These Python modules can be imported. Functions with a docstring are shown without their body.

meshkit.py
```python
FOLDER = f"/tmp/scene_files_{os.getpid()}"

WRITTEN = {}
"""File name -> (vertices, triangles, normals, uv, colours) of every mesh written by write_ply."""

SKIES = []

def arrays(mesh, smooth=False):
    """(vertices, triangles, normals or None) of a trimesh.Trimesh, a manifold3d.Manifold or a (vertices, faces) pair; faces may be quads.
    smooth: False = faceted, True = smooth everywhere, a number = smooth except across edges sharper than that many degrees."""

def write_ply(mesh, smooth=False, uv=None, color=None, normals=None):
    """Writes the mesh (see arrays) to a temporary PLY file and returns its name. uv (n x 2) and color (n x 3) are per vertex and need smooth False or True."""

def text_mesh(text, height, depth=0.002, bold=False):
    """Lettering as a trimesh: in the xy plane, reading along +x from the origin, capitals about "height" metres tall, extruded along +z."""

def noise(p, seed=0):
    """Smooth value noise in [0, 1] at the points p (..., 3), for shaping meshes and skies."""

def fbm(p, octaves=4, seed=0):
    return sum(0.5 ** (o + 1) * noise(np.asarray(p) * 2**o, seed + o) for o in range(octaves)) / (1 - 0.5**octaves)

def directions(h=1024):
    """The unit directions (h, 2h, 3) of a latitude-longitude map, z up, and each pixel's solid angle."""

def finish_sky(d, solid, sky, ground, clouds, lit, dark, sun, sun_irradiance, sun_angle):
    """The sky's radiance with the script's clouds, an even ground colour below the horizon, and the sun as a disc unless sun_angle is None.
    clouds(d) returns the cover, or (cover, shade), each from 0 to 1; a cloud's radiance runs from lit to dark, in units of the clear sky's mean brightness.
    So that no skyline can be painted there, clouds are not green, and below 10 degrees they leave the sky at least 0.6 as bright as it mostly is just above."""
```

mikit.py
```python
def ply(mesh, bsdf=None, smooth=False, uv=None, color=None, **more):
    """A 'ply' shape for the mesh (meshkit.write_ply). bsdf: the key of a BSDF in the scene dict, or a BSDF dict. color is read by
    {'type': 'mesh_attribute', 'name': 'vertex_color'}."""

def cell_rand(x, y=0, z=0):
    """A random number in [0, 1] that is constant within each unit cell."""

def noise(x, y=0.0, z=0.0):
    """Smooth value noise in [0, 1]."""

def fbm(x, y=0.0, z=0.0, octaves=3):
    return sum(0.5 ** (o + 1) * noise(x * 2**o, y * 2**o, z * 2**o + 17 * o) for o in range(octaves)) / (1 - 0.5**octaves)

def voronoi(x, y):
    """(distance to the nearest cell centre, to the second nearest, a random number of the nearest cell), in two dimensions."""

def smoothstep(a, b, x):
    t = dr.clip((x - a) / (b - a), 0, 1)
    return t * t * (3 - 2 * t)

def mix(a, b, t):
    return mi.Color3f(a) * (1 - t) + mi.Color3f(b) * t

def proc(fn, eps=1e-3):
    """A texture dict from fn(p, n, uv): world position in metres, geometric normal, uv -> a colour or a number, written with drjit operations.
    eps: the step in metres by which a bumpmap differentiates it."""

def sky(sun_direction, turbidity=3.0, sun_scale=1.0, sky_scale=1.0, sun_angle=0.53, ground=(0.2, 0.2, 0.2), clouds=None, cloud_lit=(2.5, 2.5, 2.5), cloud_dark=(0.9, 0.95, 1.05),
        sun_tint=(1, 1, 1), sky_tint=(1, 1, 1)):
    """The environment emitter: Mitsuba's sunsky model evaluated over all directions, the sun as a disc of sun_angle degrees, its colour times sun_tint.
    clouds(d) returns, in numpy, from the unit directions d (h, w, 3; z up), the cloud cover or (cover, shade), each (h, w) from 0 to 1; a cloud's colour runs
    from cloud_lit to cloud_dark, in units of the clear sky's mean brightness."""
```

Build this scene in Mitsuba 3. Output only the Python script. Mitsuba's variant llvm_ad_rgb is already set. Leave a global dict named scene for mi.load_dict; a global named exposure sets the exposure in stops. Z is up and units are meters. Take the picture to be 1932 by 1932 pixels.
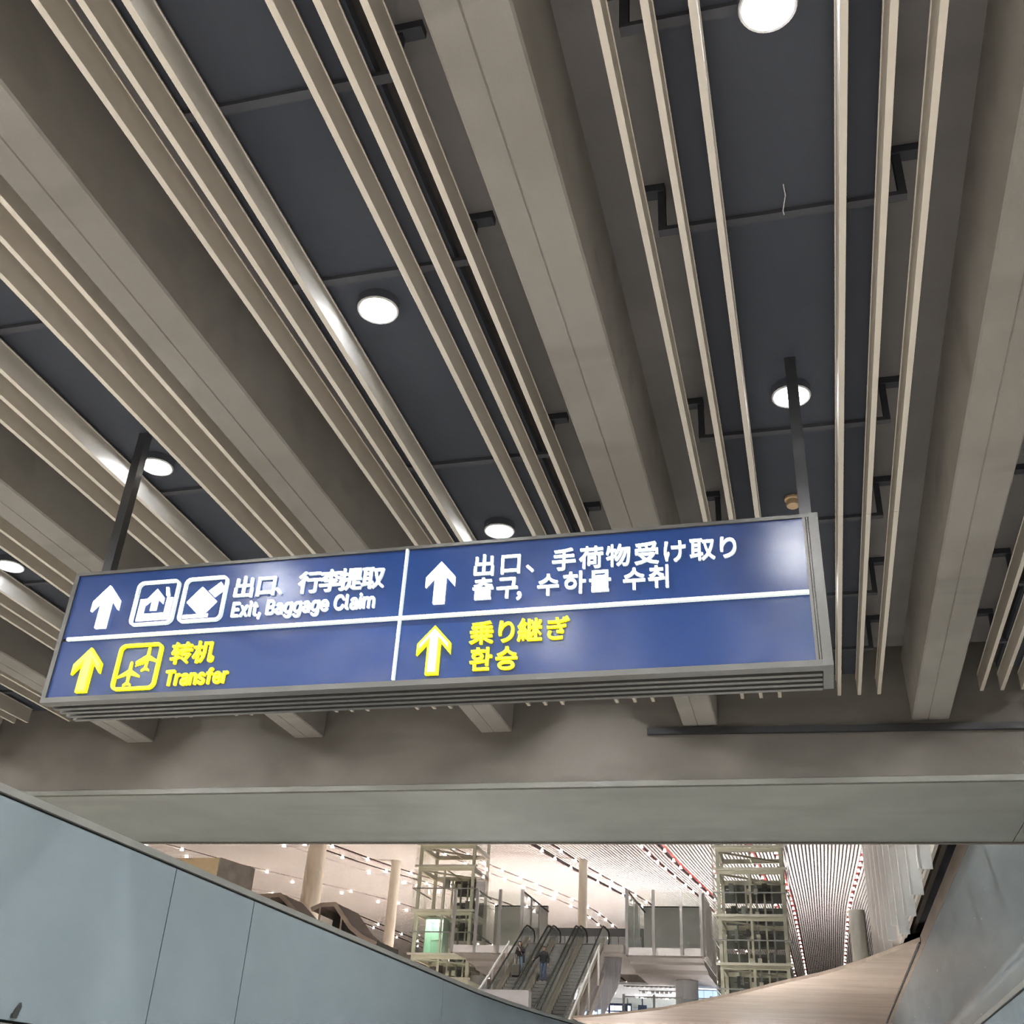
import math, random
import numpy as np, trimesh, drjit as dr, mitsuba as mi, mikit, meshkit
import manifold3d as m3
from shapely.geometry import Polygon, Point, LineString, box as sbox
from shapely.ops import unary_union
from shapely import affinity

T = mi.ScalarTransform4f
scene, labels = {}, {}
EYE = 1.6                      # height of the eye over the floor; all coordinates below are measured from the eye

# ---------------------------------------------------------------- camera, light, exposure
exposure = 0.0
CAM = np.array([[0.96584968, 0.25410027, 0.05067002], [-0.08500401, 0.49548422, -0.86444763], [-0.24476258, 0.83061931, 0.50016281]])
fwd, up = CAM[2], -CAM[1]
scene['camera'] = {'type': 'perspective', 'fov': 2 * math.degrees(math.atan(966 / 2001.23)), 'fov_axis': 'x', 'near_clip': 0.05, 'far_clip': 2000.0,
                   'to_world': T().look_at(origin=[0, 0, EYE], target=[float(fwd[0]), float(fwd[1]), EYE + float(fwd[2])], up=[float(x) for x in up])}
LAMP = 640.0                   # radiance of the round downlights
FLOOD = 56.0                    # radiance of the hall's uplights
PENDANT = 85.0                 # radiance of the hall's pendant lamps
SPOT = 6.0                     # radiance of the small spots in the hall roof


def rgb(*c):
    return {'type': 'rgb', 'value': [float(x) for x in c]}


def srgb(r, g, b):
    return [((c / 255 + 0.055) / 1.055) ** 2.4 if c > 10 else c / 255 / 12.92 for c in (r, g, b)]


def emit(c, weight=None):
    d = {'type': 'area', 'radiance': rgb(*c)}
    if weight is not None:
        d['sampling_weight'] = weight
    return d


# ---------------------------------------------------------------- materials
def mat(name, color, rough=0.5, metal=0.0, spec=0.5, bump=None, scale=0.002, **more):
    base = {'type': 'principled', 'base_color': rgb(*color) if isinstance(color, (list, tuple)) else color, 'roughness': float(rough), 'metallic': float(metal), 'specular': float(spec), **more}
    if bump is not None:
        base = {'type': 'bumpmap', 'arbitrary': bump, 'scale': float(scale), 'bsdf': base}
    scene['m_' + name] = {'type': 'twosided', 'bsdf': base}


def mottled(a, b, f, seed=0.0, sx=1.0, sy=1.0, sz=1.0):
    def fn(p, n, uv):
        v = mikit.fbm(p.x * f * sx + seed, p.y * f * sy + seed * 2, p.z * f * sz, octaves=4)
        return mikit.mix(a, b, mikit.smoothstep(0.3, 0.7, v))
    return mikit.proc(fn)


def concrete(a, b, dark):
    def fn(p, n, uv):
        v = mikit.fbm(p.x * 1.3, p.y * 1.3, p.z * 1.3 + 5, octaves=4)
        w = mikit.fbm(p.x * 0.6 + 40, p.y * 3.0, p.z * 3.0, octaves=3)
        c = mikit.mix(a, b, mikit.smoothstep(0.32, 0.68, v))
        c = mikit.mix(c, dark, 0.35 * mikit.smoothstep(0.56, 0.7, w))
        return c * (0.97 + 0.06 * mikit.cell_rand(p.x * 260, p.y * 260, p.z * 260))
    return mikit.proc(fn)


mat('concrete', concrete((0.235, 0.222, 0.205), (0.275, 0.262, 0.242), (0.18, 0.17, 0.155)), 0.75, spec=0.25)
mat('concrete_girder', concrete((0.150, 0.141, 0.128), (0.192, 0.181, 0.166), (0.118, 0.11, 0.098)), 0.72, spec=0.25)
mat('soffit_panel', concrete((0.235, 0.245, 0.228), (0.27, 0.28, 0.262), (0.20, 0.205, 0.19)), 0.6, spec=0.3)
mat('slat_paint', (0.68, 0.63, 0.555), 0.38, spec=0.45)
mat('void_paint', mottled((0.042, 0.048, 0.062), (0.052, 0.058, 0.073), 0.8), 0.85, spec=0.2)
mat('slab_grey', concrete((0.18, 0.172, 0.172), (0.215, 0.206, 0.206), (0.145, 0.14, 0.14)), 0.8, spec=0.2)
mat('black_steel', (0.026, 0.028, 0.033), 0.6)
mat('hanger_steel', (0.045, 0.048, 0.058), 0.7)
mat('lamp_ring', (0.55, 0.55, 0.55), 0.35)
mat('lamp_glass', (0.8, 0.8, 0.8), 0.4)
mat('sensor_cream', (0.55, 0.40, 0.25), 0.5)
mat('sign_blue', (0.012, 0.043, 0.175), 0.24, spec=0.5)
mat('sign_frame', (0.115, 0.117, 0.114), 0.34, metal=0.5)
mat('sign_dark', (0.045, 0.045, 0.043), 0.4, metal=0.3)
mat('letter_white', (0.45, 0.45, 0.45), 0.4)
mat('letter_yellow', (0.8, 0.62, 0.02), 0.4)
mat('post_steel', (0.075, 0.078, 0.085), 0.32, metal=0.6)
mat('panel_blue', mottled((0.168, 0.215, 0.250), (0.181, 0.228, 0.261), 2.2), 0.36, spec=0.5)
mat('seam_dark', (0.02, 0.025, 0.025), 0.7)
mat('cap_metal', (0.33, 0.34, 0.33), 0.32, metal=0.5)


def streaks(p, n, uv):
    v = mikit.fbm(p.x * 0.35, p.y * 2.3, p.z * 2.0, octaves=4)
    w = mikit.fbm(p.x * 2.0 + 9, p.y * 5.0, 3.0, octaves=3)
    return mikit.mix((0.485, 0.392, 0.31), (0.535, 0.434, 0.347), mikit.smoothstep(0.35, 0.65, v)) * (0.94 + 0.1 * w)


mat('soffit_beige', mikit.proc(streaks), 0.42, spec=0.4)


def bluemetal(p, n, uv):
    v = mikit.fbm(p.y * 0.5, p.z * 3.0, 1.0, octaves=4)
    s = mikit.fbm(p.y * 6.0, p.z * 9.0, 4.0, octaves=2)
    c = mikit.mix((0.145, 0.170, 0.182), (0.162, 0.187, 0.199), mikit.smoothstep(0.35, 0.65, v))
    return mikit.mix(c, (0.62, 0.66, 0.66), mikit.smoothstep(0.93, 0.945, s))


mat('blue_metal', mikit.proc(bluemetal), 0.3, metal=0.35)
mat('brown_metal', (0.25, 0.205, 0.17), 0.45, metal=0.2)
mat('plank_white', (0.85, 0.825, 0.82), 0.55)
mat('plank_back', (0.55, 0.49, 0.42), 0.6)
mat('stone_floor', mottled((0.54, 0.52, 0.485), (0.61, 0.59, 0.555), 0.7), 0.35, spec=0.4)
mat('wall_paint', (0.55, 0.50, 0.44), 0.6)
mat('roof_slat', (0.80, 0.785, 0.77), 0.3, spec=0.6)
mat('roof_back', (0.050, 0.046, 0.05), 0.8)
mat('red_steel', (0.22, 0.022, 0.016), 0.55)
mat('spot_body', (0.8, 0.8, 0.8), 0.4)
mat('column_white', (0.78, 0.74, 0.64), 0.45)
mat('column_grey', (0.46, 0.47, 0.48), 0.5)
mat('tower_paint', (0.78, 0.76, 0.63), 0.45)
mat('tower_dark', (0.05, 0.05, 0.045), 0.6)
mat('tower_back', mottled((0.10, 0.11, 0.095), (0.17, 0.18, 0.16), 0.9), 0.4)
mat('tower_grey', (0.30, 0.31, 0.29), 0.5)
mat('car_green', (0.60, 0.76, 0.65), 0.35)
mat('gallery_white', (0.74, 0.71, 0.68), 0.45)
mat('gallery_soffit', (0.27, 0.24, 0.215), 0.6)
mat('gallery_grey', mottled((0.66, 0.63, 0.58), (0.76, 0.73, 0.68), 0.5), 0.5)
mat('steel', (0.62, 0.60, 0.57), 0.3, metal=0.7)
mat('warm_steel', (0.64, 0.585, 0.49), 0.26, metal=0.75)
mat('step_metal', (0.27, 0.262, 0.245), 0.45, metal=0.3)
mat('rubber', (0.018, 0.018, 0.016), 0.5)
mat('band_grey', (0.20, 0.20, 0.195), 0.5)
mat('lilac_panel', (0.56, 0.52, 0.51), 0.5)
mat('rib_grey', (0.34, 0.335, 0.35), 0.4, metal=0.3)
mat('canopy_dark', (0.07, 0.06, 0.055), 0.6)
mat('ochre', mottled((0.62, 0.51, 0.31), (0.70, 0.58, 0.37), 1.5), 0.6)
mat('stone_grey', mottled((0.30, 0.26, 0.225), (0.38, 0.335, 0.29), 1.2), 0.6)
mat('screen_navy', (0.02, 0.03, 0.075), 0.3)
mat('screen_lit', (0.8, 0.8, 0.8), 0.4)
mat('panel_lit', (0.6, 0.7, 0.8), 0.4)
mat('pale_blue', (0.50, 0.56, 0.60), 0.5)
mat('skin', (0.60, 0.40, 0.30), 0.5)
mat('black_cloth', (0.012, 0.012, 0.014), 0.85)
mat('denim', mottled((0.045, 0.065, 0.11), (0.075, 0.10, 0.15), 14.0), 0.85)
mat('pale_denim', mottled((0.10, 0.14, 0.17), (0.14, 0.185, 0.215), 14.0), 0.85)
mat('hair_dark', (0.015, 0.011, 0.009), 0.6)
mat('shoe_dark', (0.02, 0.02, 0.02), 0.6)
mat('case_grey', (0.085, 0.08, 0.065), 0.55)
mat('strap_pink', (0.62, 0.48, 0.45), 0.7)
scene['m_glass_clear'] = {'type': 'thindielectric', 'int_ior': 1.45, 'specular_transmittance': rgb(0.93, 0.96, 0.94)}
scene['m_glass_green'] = {'type': 'thindielectric', 'int_ior': 1.45, 'specular_transmittance': rgb(0.965, 0.975, 0.945)}


# ---------------------------------------------------------------- mesh helpers
def box(x0, x1, y0, y1, z0, z1):
    m = trimesh.creation.box(extents=(abs(x1 - x0), abs(y1 - y0), abs(z1 - z0)))
    m.apply_translation(((x0 + x1) / 2, (y0 + y1) / 2, (z0 + z1) / 2))
    return m


def cat(*ms):
    ms = [m for m in ms if m is not None]
    return trimesh.util.concatenate(ms) if len(ms) > 1 else ms[0]


def ext(poly, h):
    ps = getattr(poly, 'geoms', [poly])
    return cat(*[trimesh.creation.extrude_polygon(p, h, engine='earcut') for p in ps if p.area > 1e-9])


def ext_y(poly, y0, y1):           # outline in (x, z)
    m = ext(poly if not isinstance(poly, list) else Polygon(poly), y1 - y0)
    v = m.vertices.copy()
    m.vertices = np.c_[v[:, 0], y1 - v[:, 2], v[:, 1]]
    return m


def ext_x(poly, x0, x1):           # outline in (y, z)
    m = ext(poly if not isinstance(poly, list) else Polygon(poly), x1 - x0)
    v = m.vertices.copy()
    m.vertices = np.c_[x0 + v[:, 2], v[:, 0], v[:, 1]]
    return m


def ext_z(poly, z0, z1):           # outline in (x, y)
    m = ext(poly if not isinstance(poly, list) else Polygon(poly), z1 - z0)
    m.apply_translation((0, 0, z0))
    return m


def cyl(p0, p1, r, n=20, r1=None):
    p0, p1 = np.array(p0, float), np.array(p1, float)
    d = p1 - p0
    L = np.linalg.norm(d)
    d /= L
    a = np.cross(d, [0, 0, 1] if abs(d[2]) < 0.9 else [1, 0, 0])
    a /= np.linalg.norm(a)
    b = np.cross(d, a)
    t = np.arange(n) * 2 * np.pi / n
    ring = np.cos(t)[:, None] * a + np.sin(t)[:, None] * b
    r1 = r if r1 is None else r1
    v = np.vstack([p0 + ring * r, p1 + ring * r1, [p0], [p1]])
    i = np.arange(n)
    j = (i + 1) % n
    f = np.vstack([np.c_[i, j, j + n], np.c_[i, j + n, i + n], np.c_[j, i, i * 0 + 2 * n], np.c_[i + n, j + n, i * 0 + 2 * n + 1]])
    return trimesh.Trimesh(v, f, process=False)


def tube(pts, r, n=8):
    pts = np.array(pts, float)
    out, t = [], np.arange(n) * 2 * np.pi / n
    v, f = [], []
    for k, p in enumerate(pts):
        d = pts[min(k + 1, len(pts) - 1)] - pts[max(k - 1, 0)]
        d /= np.linalg.norm(d)
        a = np.cross(d, [1, 0, 0] if abs(d[0]) < 0.9 else [0, 0, 1])
        a /= np.linalg.norm(a)
        b = np.cross(d, a)
        v.append(p + r * (np.cos(t)[:, None] * a + np.sin(t)[:, None] * b))
    v = np.vstack(v + [pts[:1], pts[-1:]])
    i = np.arange(n)
    j = (i + 1) % n
    for k in range(len(pts) - 1):
        f += [np.c_[i + k * n, j + k * n, j + (k + 1) * n], np.c_[i + k * n, j + (k + 1) * n, i + (k + 1) * n]]
    e = (len(pts) - 1) * n
    f += [np.c_[j, i, i * 0 + len(v) - 2], np.c_[i + e, j + e, i * 0 + len(v) - 1]]
    return trimesh.Trimesh(v, np.vstack(f), process=False)


def lathe(profile, c, n=32):       # profile [(r, z)], c = (x, y)
    t = np.arange(n) * 2 * np.pi / n
    v = np.vstack([np.c_[c[0] + r * np.cos(t), c[1] + r * np.sin(t), np.full(n, z)] for r, z in profile])
    i = np.arange(n)
    j = (i + 1) % n
    f = []
    for k in range(len(profile) - 1):
        f += [np.c_[i + k * n, j + k * n, j + (k + 1) * n], np.c_[i + k * n, j + (k + 1) * n, i + (k + 1) * n]]
    return trimesh.Trimesh(v, np.vstack(f), process=False)


def hexa(c):                       # eight corners: bottom ring of four, top ring of four
    return trimesh.Trimesh(np.array(c, float), [[0, 2, 1], [0, 3, 2], [4, 5, 6], [4, 6, 7], [0, 1, 5], [0, 5, 4], [1, 2, 6], [1, 6, 5], [2, 3, 7], [2, 7, 6], [3, 0, 4], [3, 4, 7]], process=False)


def key(base, parent=None):
    base = f'{parent}__{base}' if parent else base
    if base not in scene and base not in labels:
        return base
    n = 1
    while f'{base}_{n:03d}' in scene or f'{base}_{n:03d}' in labels:
        n += 1
    return f'{base}_{n:03d}'


def obj(base, mesh, bsdf, parent=None, label=None, category=None, group=None, kind=None, smooth=False, light=None):
    k = key(base, parent)
    if isinstance(mesh, trimesh.Trimesh):
        v = np.array(mesh.vertices) + [0, 0, EYE]
        mesh = trimesh.Trimesh(v, np.array(mesh.faces), process=False)
        more = {'emitter': light} if light else {}
        mesh = mikit.ply(mesh, 'm_' + bsdf, smooth=smooth, **more)
    scene[k] = mesh
    tag(k, label, category, group, kind)
    return k


def tag(k, label=None, category=None, group=None, kind=None):
    d = {a: b for a, b in dict(label=label, category=category, group=group, kind=kind).items() if b}
    if d:
        labels[k] = {**labels.get(k, {}), **d}


def thing(base, label, category, group=None, kind=None):
    k = key(base)
    tag(k, label, category, group, kind)
    return k

# ---------------------------------------------------------------- the setting near the eye: ceiling, girder, walls, floor
BAYS = [2.47, 0.126, -2.176, -4.436, -6.676, -8.92, -11.2]          # middle line of each slatted bay
BEAMS = [3.60, 1.304, -1.032, -3.304, -5.576, -7.80, -10.05]        # middle line of each concrete beam
Y_BACK, Y_FACE = -7.0, 11.17


def face_y(x):
    return Y_FACE + 0.02 * x


obj('floor', box(-100, 14, -9, 203, -1.75, -1.6), 'stone_floor', kind='structure')
ceil = obj('ceiling', box(-13.2, 4.6, Y_BACK, 10.88, 4.52, 4.8), 'slab_grey', kind='structure')
obj('wall_back', box(-13.5, 4.8, -9.0, -8.7, -1.6, 4.9), 'wall_paint', kind='structure')
obj('wall_left_001', box(-13.7, -13.3, -9, 11.0, -1.6, 4.9), 'wall_paint', kind='structure')

slat_profile = [(-0.0175, 0.0015), (-0.016, 0), (0.016, 0), (0.0175, 0.0015), (0.0175, 0.166), (0.023, 0.168), (0.023, 0.176), (-0.023, 0.176), (-0.023, 0.168), (-0.0175, 0.166)]
for c in BAYS:
    for dx in (-0.680, -0.489, -0.298, 0.297, 0.493, 0.686):
        x = c + dx
        yend = 10.86 + 0.022 * x
        prof = [(x + a, 4.0 + b) for a, b in slat_profile]
        joint = 7.11 + (0.0 if c > -1 else 1.25)
        obj('slat', cat(ext_y(prof, Y_BACK, joint), ext_y(prof, joint + 0.006, yend)), 'slat_paint', ceil)
    obj('tray', cat(box(c - 0.52, c + 0.53, Y_BACK, 10.80, 4.205, 4.23), box(c - 0.52, c - 0.50, Y_BACK, 10.80, 4.23, 4.27), box(c + 0.51, c + 0.53, Y_BACK, 10.80, 4.23, 4.27)), 'void_paint', ceil)
    for y in (-3.2, -1.2, 0.4, 1.7, 2.95, 4.19, 6.2, 7.49, 8.86, 10.1):
        b = [box(c - 0.63, c + 0.63, y - 0.025, y + 0.025, 4.178, 4.2045)]
        for s in (-0.61, 0.61):
            b += [box(c + s - 0.02, c + s + 0.02, y - 0.022, y + 0.022, 4.2045, 4.47), box(c + s - 0.10 * (s < 0) - 0.02, c + s + 0.10 * (s > 0) + 0.02, y - 0.035, y + 0.035, 4.47, 4.519)]
        obj('hanger', cat(*b), 'hanger_steel', ceil)

names = ['rightmost concrete beam, mostly beyond the right edge', 'pale concrete ceiling beam passing just right of the sign', 'pale concrete ceiling beam that runs down to the right half of the sign',
         'wide concrete ceiling beam that runs down to the left half of the sign near its divider', 'concrete ceiling beam running behind the left pole of the sign',
         'short stretch of concrete ceiling beam left of the sign', 'concrete ceiling beam farthest to the left']
for x, nm in zip(BEAMS, names):
    prof = [(x - 0.20, 4.53), (x - 0.182, 3.832), (x - 0.17, 3.82), (x - 0.028, 3.82), (x - 0.022, 3.828), (x - 0.016, 3.82), (x + 0.17, 3.82), (x + 0.182, 3.832), (x + 0.20, 4.53)]
    obj('concrete_beam', ext_y(prof, Y_BACK, face_y(x) - 0.008), 'concrete', label=nm, category='beam', group='concrete beams under the ceiling')

XL, XR = -13.28, 3.25
fl, fr = face_y(XL), face_y(XR)
bl, br = 13.68 + 0.037 * XL, 13.68 + 0.037 * XR
g = thing('concrete_girder', 'deep concrete girder crossing the whole picture below the ceiling beams', 'girder')
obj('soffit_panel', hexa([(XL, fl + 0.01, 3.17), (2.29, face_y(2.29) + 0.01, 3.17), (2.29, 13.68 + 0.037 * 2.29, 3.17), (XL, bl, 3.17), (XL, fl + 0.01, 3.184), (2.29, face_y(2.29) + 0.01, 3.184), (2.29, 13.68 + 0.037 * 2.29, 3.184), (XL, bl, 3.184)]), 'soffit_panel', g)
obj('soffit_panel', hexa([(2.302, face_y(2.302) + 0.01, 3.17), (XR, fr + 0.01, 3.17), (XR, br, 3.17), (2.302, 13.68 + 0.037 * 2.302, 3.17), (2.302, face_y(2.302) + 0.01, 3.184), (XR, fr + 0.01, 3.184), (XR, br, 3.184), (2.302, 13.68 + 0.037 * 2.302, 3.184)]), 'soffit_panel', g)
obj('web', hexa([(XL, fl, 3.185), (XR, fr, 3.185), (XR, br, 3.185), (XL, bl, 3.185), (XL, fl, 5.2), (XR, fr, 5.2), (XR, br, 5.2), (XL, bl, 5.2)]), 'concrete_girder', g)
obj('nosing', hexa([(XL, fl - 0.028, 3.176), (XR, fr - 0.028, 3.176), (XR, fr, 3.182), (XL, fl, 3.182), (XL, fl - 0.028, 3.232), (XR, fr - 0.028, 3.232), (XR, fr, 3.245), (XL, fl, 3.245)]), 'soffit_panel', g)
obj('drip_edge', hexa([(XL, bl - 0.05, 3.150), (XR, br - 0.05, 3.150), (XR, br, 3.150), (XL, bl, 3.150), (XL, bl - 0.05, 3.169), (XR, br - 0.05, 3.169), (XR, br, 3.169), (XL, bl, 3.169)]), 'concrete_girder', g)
a, b = -1.60, 2.55
obj('cable_trunking', hexa([(a, face_y(a) - 0.055, 3.735), (b, face_y(b) - 0.055, 3.685), (b, face_y(b) - .004, 3.685), (a, face_y(a) - .004, 3.735), (a, face_y(a) - 0.055, 3.80), (b, face_y(b) - 0.055, 3.75), (b, face_y(b) - .004, 3.75), (a, face_y(a) - .004, 3.80)]),
    'black_steel', label='thin dark trunking fixed along the right half of the girder face', category='trunking')

# left: the high parapet of blue-grey panels, level top, curving to the right at its far end
path = [(-4.0, 2.5), (-4.0, 13.3), (-3.93, 14.6), (-3.80, 15.8), (-3.62, 17.0), (-3.36, 18.3), (-3.0, 19.6)]
cum = np.r_[0, np.cumsum([math.dist(p, q) for p, q in zip(path, path[1:])])]


def on_path(s):
    return np.array([np.interp(s, cum, [p[0] for p in path]), np.interp(s, cum, [p[1] for p in path])])


def strip(s0, s1, off0, off1, z0, z1, n=1):        # a length of the parapet between two offsets across it
    out = []
    for k in range(n):
        a, b = s0 + (s1 - s0) * k / n, s0 + (s1 - s0) * (k + 1) / n
        pa, pb = on_path(a), on_path(b)
        da, db = (on_path(t + 0.05) - on_path(t - 0.05) for t in (max(a, 0.06), min(b, cum[-1] - 0.06)))
        na, nb = (np.array([d[1], -d[0]]) / np.hypot(*d) for d in (da, db))
        ring = [pa + na * off0, pa + na * off1, pb + nb * off1, pb + nb * off0]
        out.append(hexa([(*q, z) for z in (z0, z1) for q in ring]))
    return cat(*out)


wl = obj('wall_left', strip(0.0, cum[-1], -0.30, -0.035, -1.6, 1.35, 24), 'seam_dark', kind='structure')
seams = [0.0, 3.84, 4.95, 9.5, 13.4, cum[-1]]
for s0, s1 in zip(seams, seams[1:]):
    obj('panel', strip(s0 + 0.006, s1 - 0.006, -0.03, 0.0, 0.333, 1.338, 8), 'panel_blue', wl)
    obj('panel', strip(s0 + 0.006, s1 - 0.006, -0.03, 0.0, -1.59, 0.295, 8), 'stone_grey', wl)
obj('cap_rail', strip(0.0, cum[-1], -0.30, 0.012, 1.352, 1.392, 24), 'cap_metal', wl, smooth=20)
obj('base_rail', strip(0.0, cum[-1], -0.02, 0.012, 0.300, 0.318, 24), 'cap_metal', wl)
obj('clip', cat(box(-4.0, -3.985, 5.10, 5.135, 0.345, 0.365), ext_x([(5.105, 0.36), (5.14, 0.352), (5.155, 0.40), (5.145, 0.42), (5.12, 0.39)], -4.0, -3.988)), 'seam_dark', wl)

# right: the side of the upper gallery, one long profile along y
X0, Y0r, Y1r = 2.42, 13.83, 60.0
wr = obj('wall_right', cat(ext_y([(3.3, -1.6), (3.6, -1.6), (3.6, 3.17), (3.3, 3.17)], 4.0, Y0r), ext_y([(3.3, -1.6), (3.6, -1.6), (3.6, 5.6), (3.3, 5.6)], Y0r, Y1r)), 'brown_metal', kind='structure')
curve = [(X0, 4.195), (2.475, 3.85), (2.56, 3.4), (2.64, 3.0), (2.70, 2.7), (2.725, 2.56), (2.715, 2.47), (2.66, 2.38), (2.56, 2.26), (2.48, 2.12), (2.45, 1.895)]
outer = [(x + 0.05, z) for x, z in curve[::-1]]
lower = [p for p in curve if p[1] <= 3.165]
lo_out = [(x + 0.05, z) for x, z in lower[::-1]]
obj('metal_panel', ext_y(curve + outer, Y0r, Y1r), 'blue_metal', wr, smooth=35)
obj('metal_panel', ext_y(lower + lo_out, 6.0, Y0r - 0.012), 'blue_metal', wr, smooth=35)
obj('rail', ext_y([(2.40, 1.80), (2.40, 1.875), (2.415, 1.885), (2.5, 1.885), (2.5, 1.80)], 4.0, Y1r), 'cap_metal', wr)
obj('plinth_panel', ext_y([(2.42, 0.2), (2.42, 1.782), (2.5, 1.782), (2.5, 0.2)], 4.0, Y1r), 'panel_blue', wr)
obj('band', ext_y([(X0, 4.205), (X0, 4.54), (2.46, 4.54), (2.46, 4.205)], Y0r, Y1r), 'brown_metal', wr)
obj('channel', ext_y([(2.46, 4.54), (2.72, 4.54), (2.72, 4.91), (2.46, 4.91), (2.46, 4.95), (2.77, 4.95), (2.77, 4.50), (2.46, 4.50)], Y0r, 31.3), 'black_steel', wr)
obj('edge_strip', ext_y([(2.36, 4.905), (2.36, 5.075), (2.46, 5.075), (2.46, 4.905)], Y0r, 31.4), 'brown_metal', wr)

# white upright planks hanging one behind the other beside the gallery
pw = thing('plank_screen', 'row of tall white hanging planks with stepped lower ends at the right of the hall', 'screen')
for k in range(11):
    y = 17.0 + 2.16 * k
    zb = 4.0 if y < 26.5 else 4.52
    obj('plank', cat(box(1.70, 1.92, y - 0.025, y + 0.025, zb, 12.6), box(1.69, 1.71, y - 0.05, y + 0.05, zb, 12.6)), 'plank_white', pw)
    if y < 26.5:
        obj('bracket', cat(box(1.78, 1.80, y - 0.02, y + 0.6, 4.04, 4.10), cyl((1.79, y + 0.3, 4.06), (1.95, y + 0.3, 4.30), 0.012, 6)), 'stone_grey', pw)
obj('backing', cat(box(2.02, 2.08, 16.9, 29.0, 4.43, 12.6), box(2.02, 2.08, 29.0, 39.0, 4.52, 12.6)), 'plank_back', pw)

# the curved beige soffit between the walls
edge = [(2.40, 29.26), (1.295, 32.73), (0.155, 35.634), (-1.174, 38.016), (-2.744, 41.244), (-4.324, 44.124), (-6.382, 47.534), (-8.284, 49.794), (-10.043, 51.717), (-11.2, 52.6)]
cs = LineString(edge)
edge = [cs.interpolate(t, normalized=True).coords[0] for t in np.linspace(0, 1, 28)]
sp = thing('curved_soffit', 'broad beige curved soffit whose edge rises to the right across the hall', 'soffit')
obj('slab', ext_z(list(edge) + [(-11.2, 56.5), (2.40, 56.5)], 4.40, 4.50), 'soffit_beige', sp)
obj('gasket', tube([(2.392, 29.4 + 0.35 * k, 4.393 + 0.006 * math.sin(k * 1.7)) for k in range(60)], 0.028, 6), 'seam_dark', sp)

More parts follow.
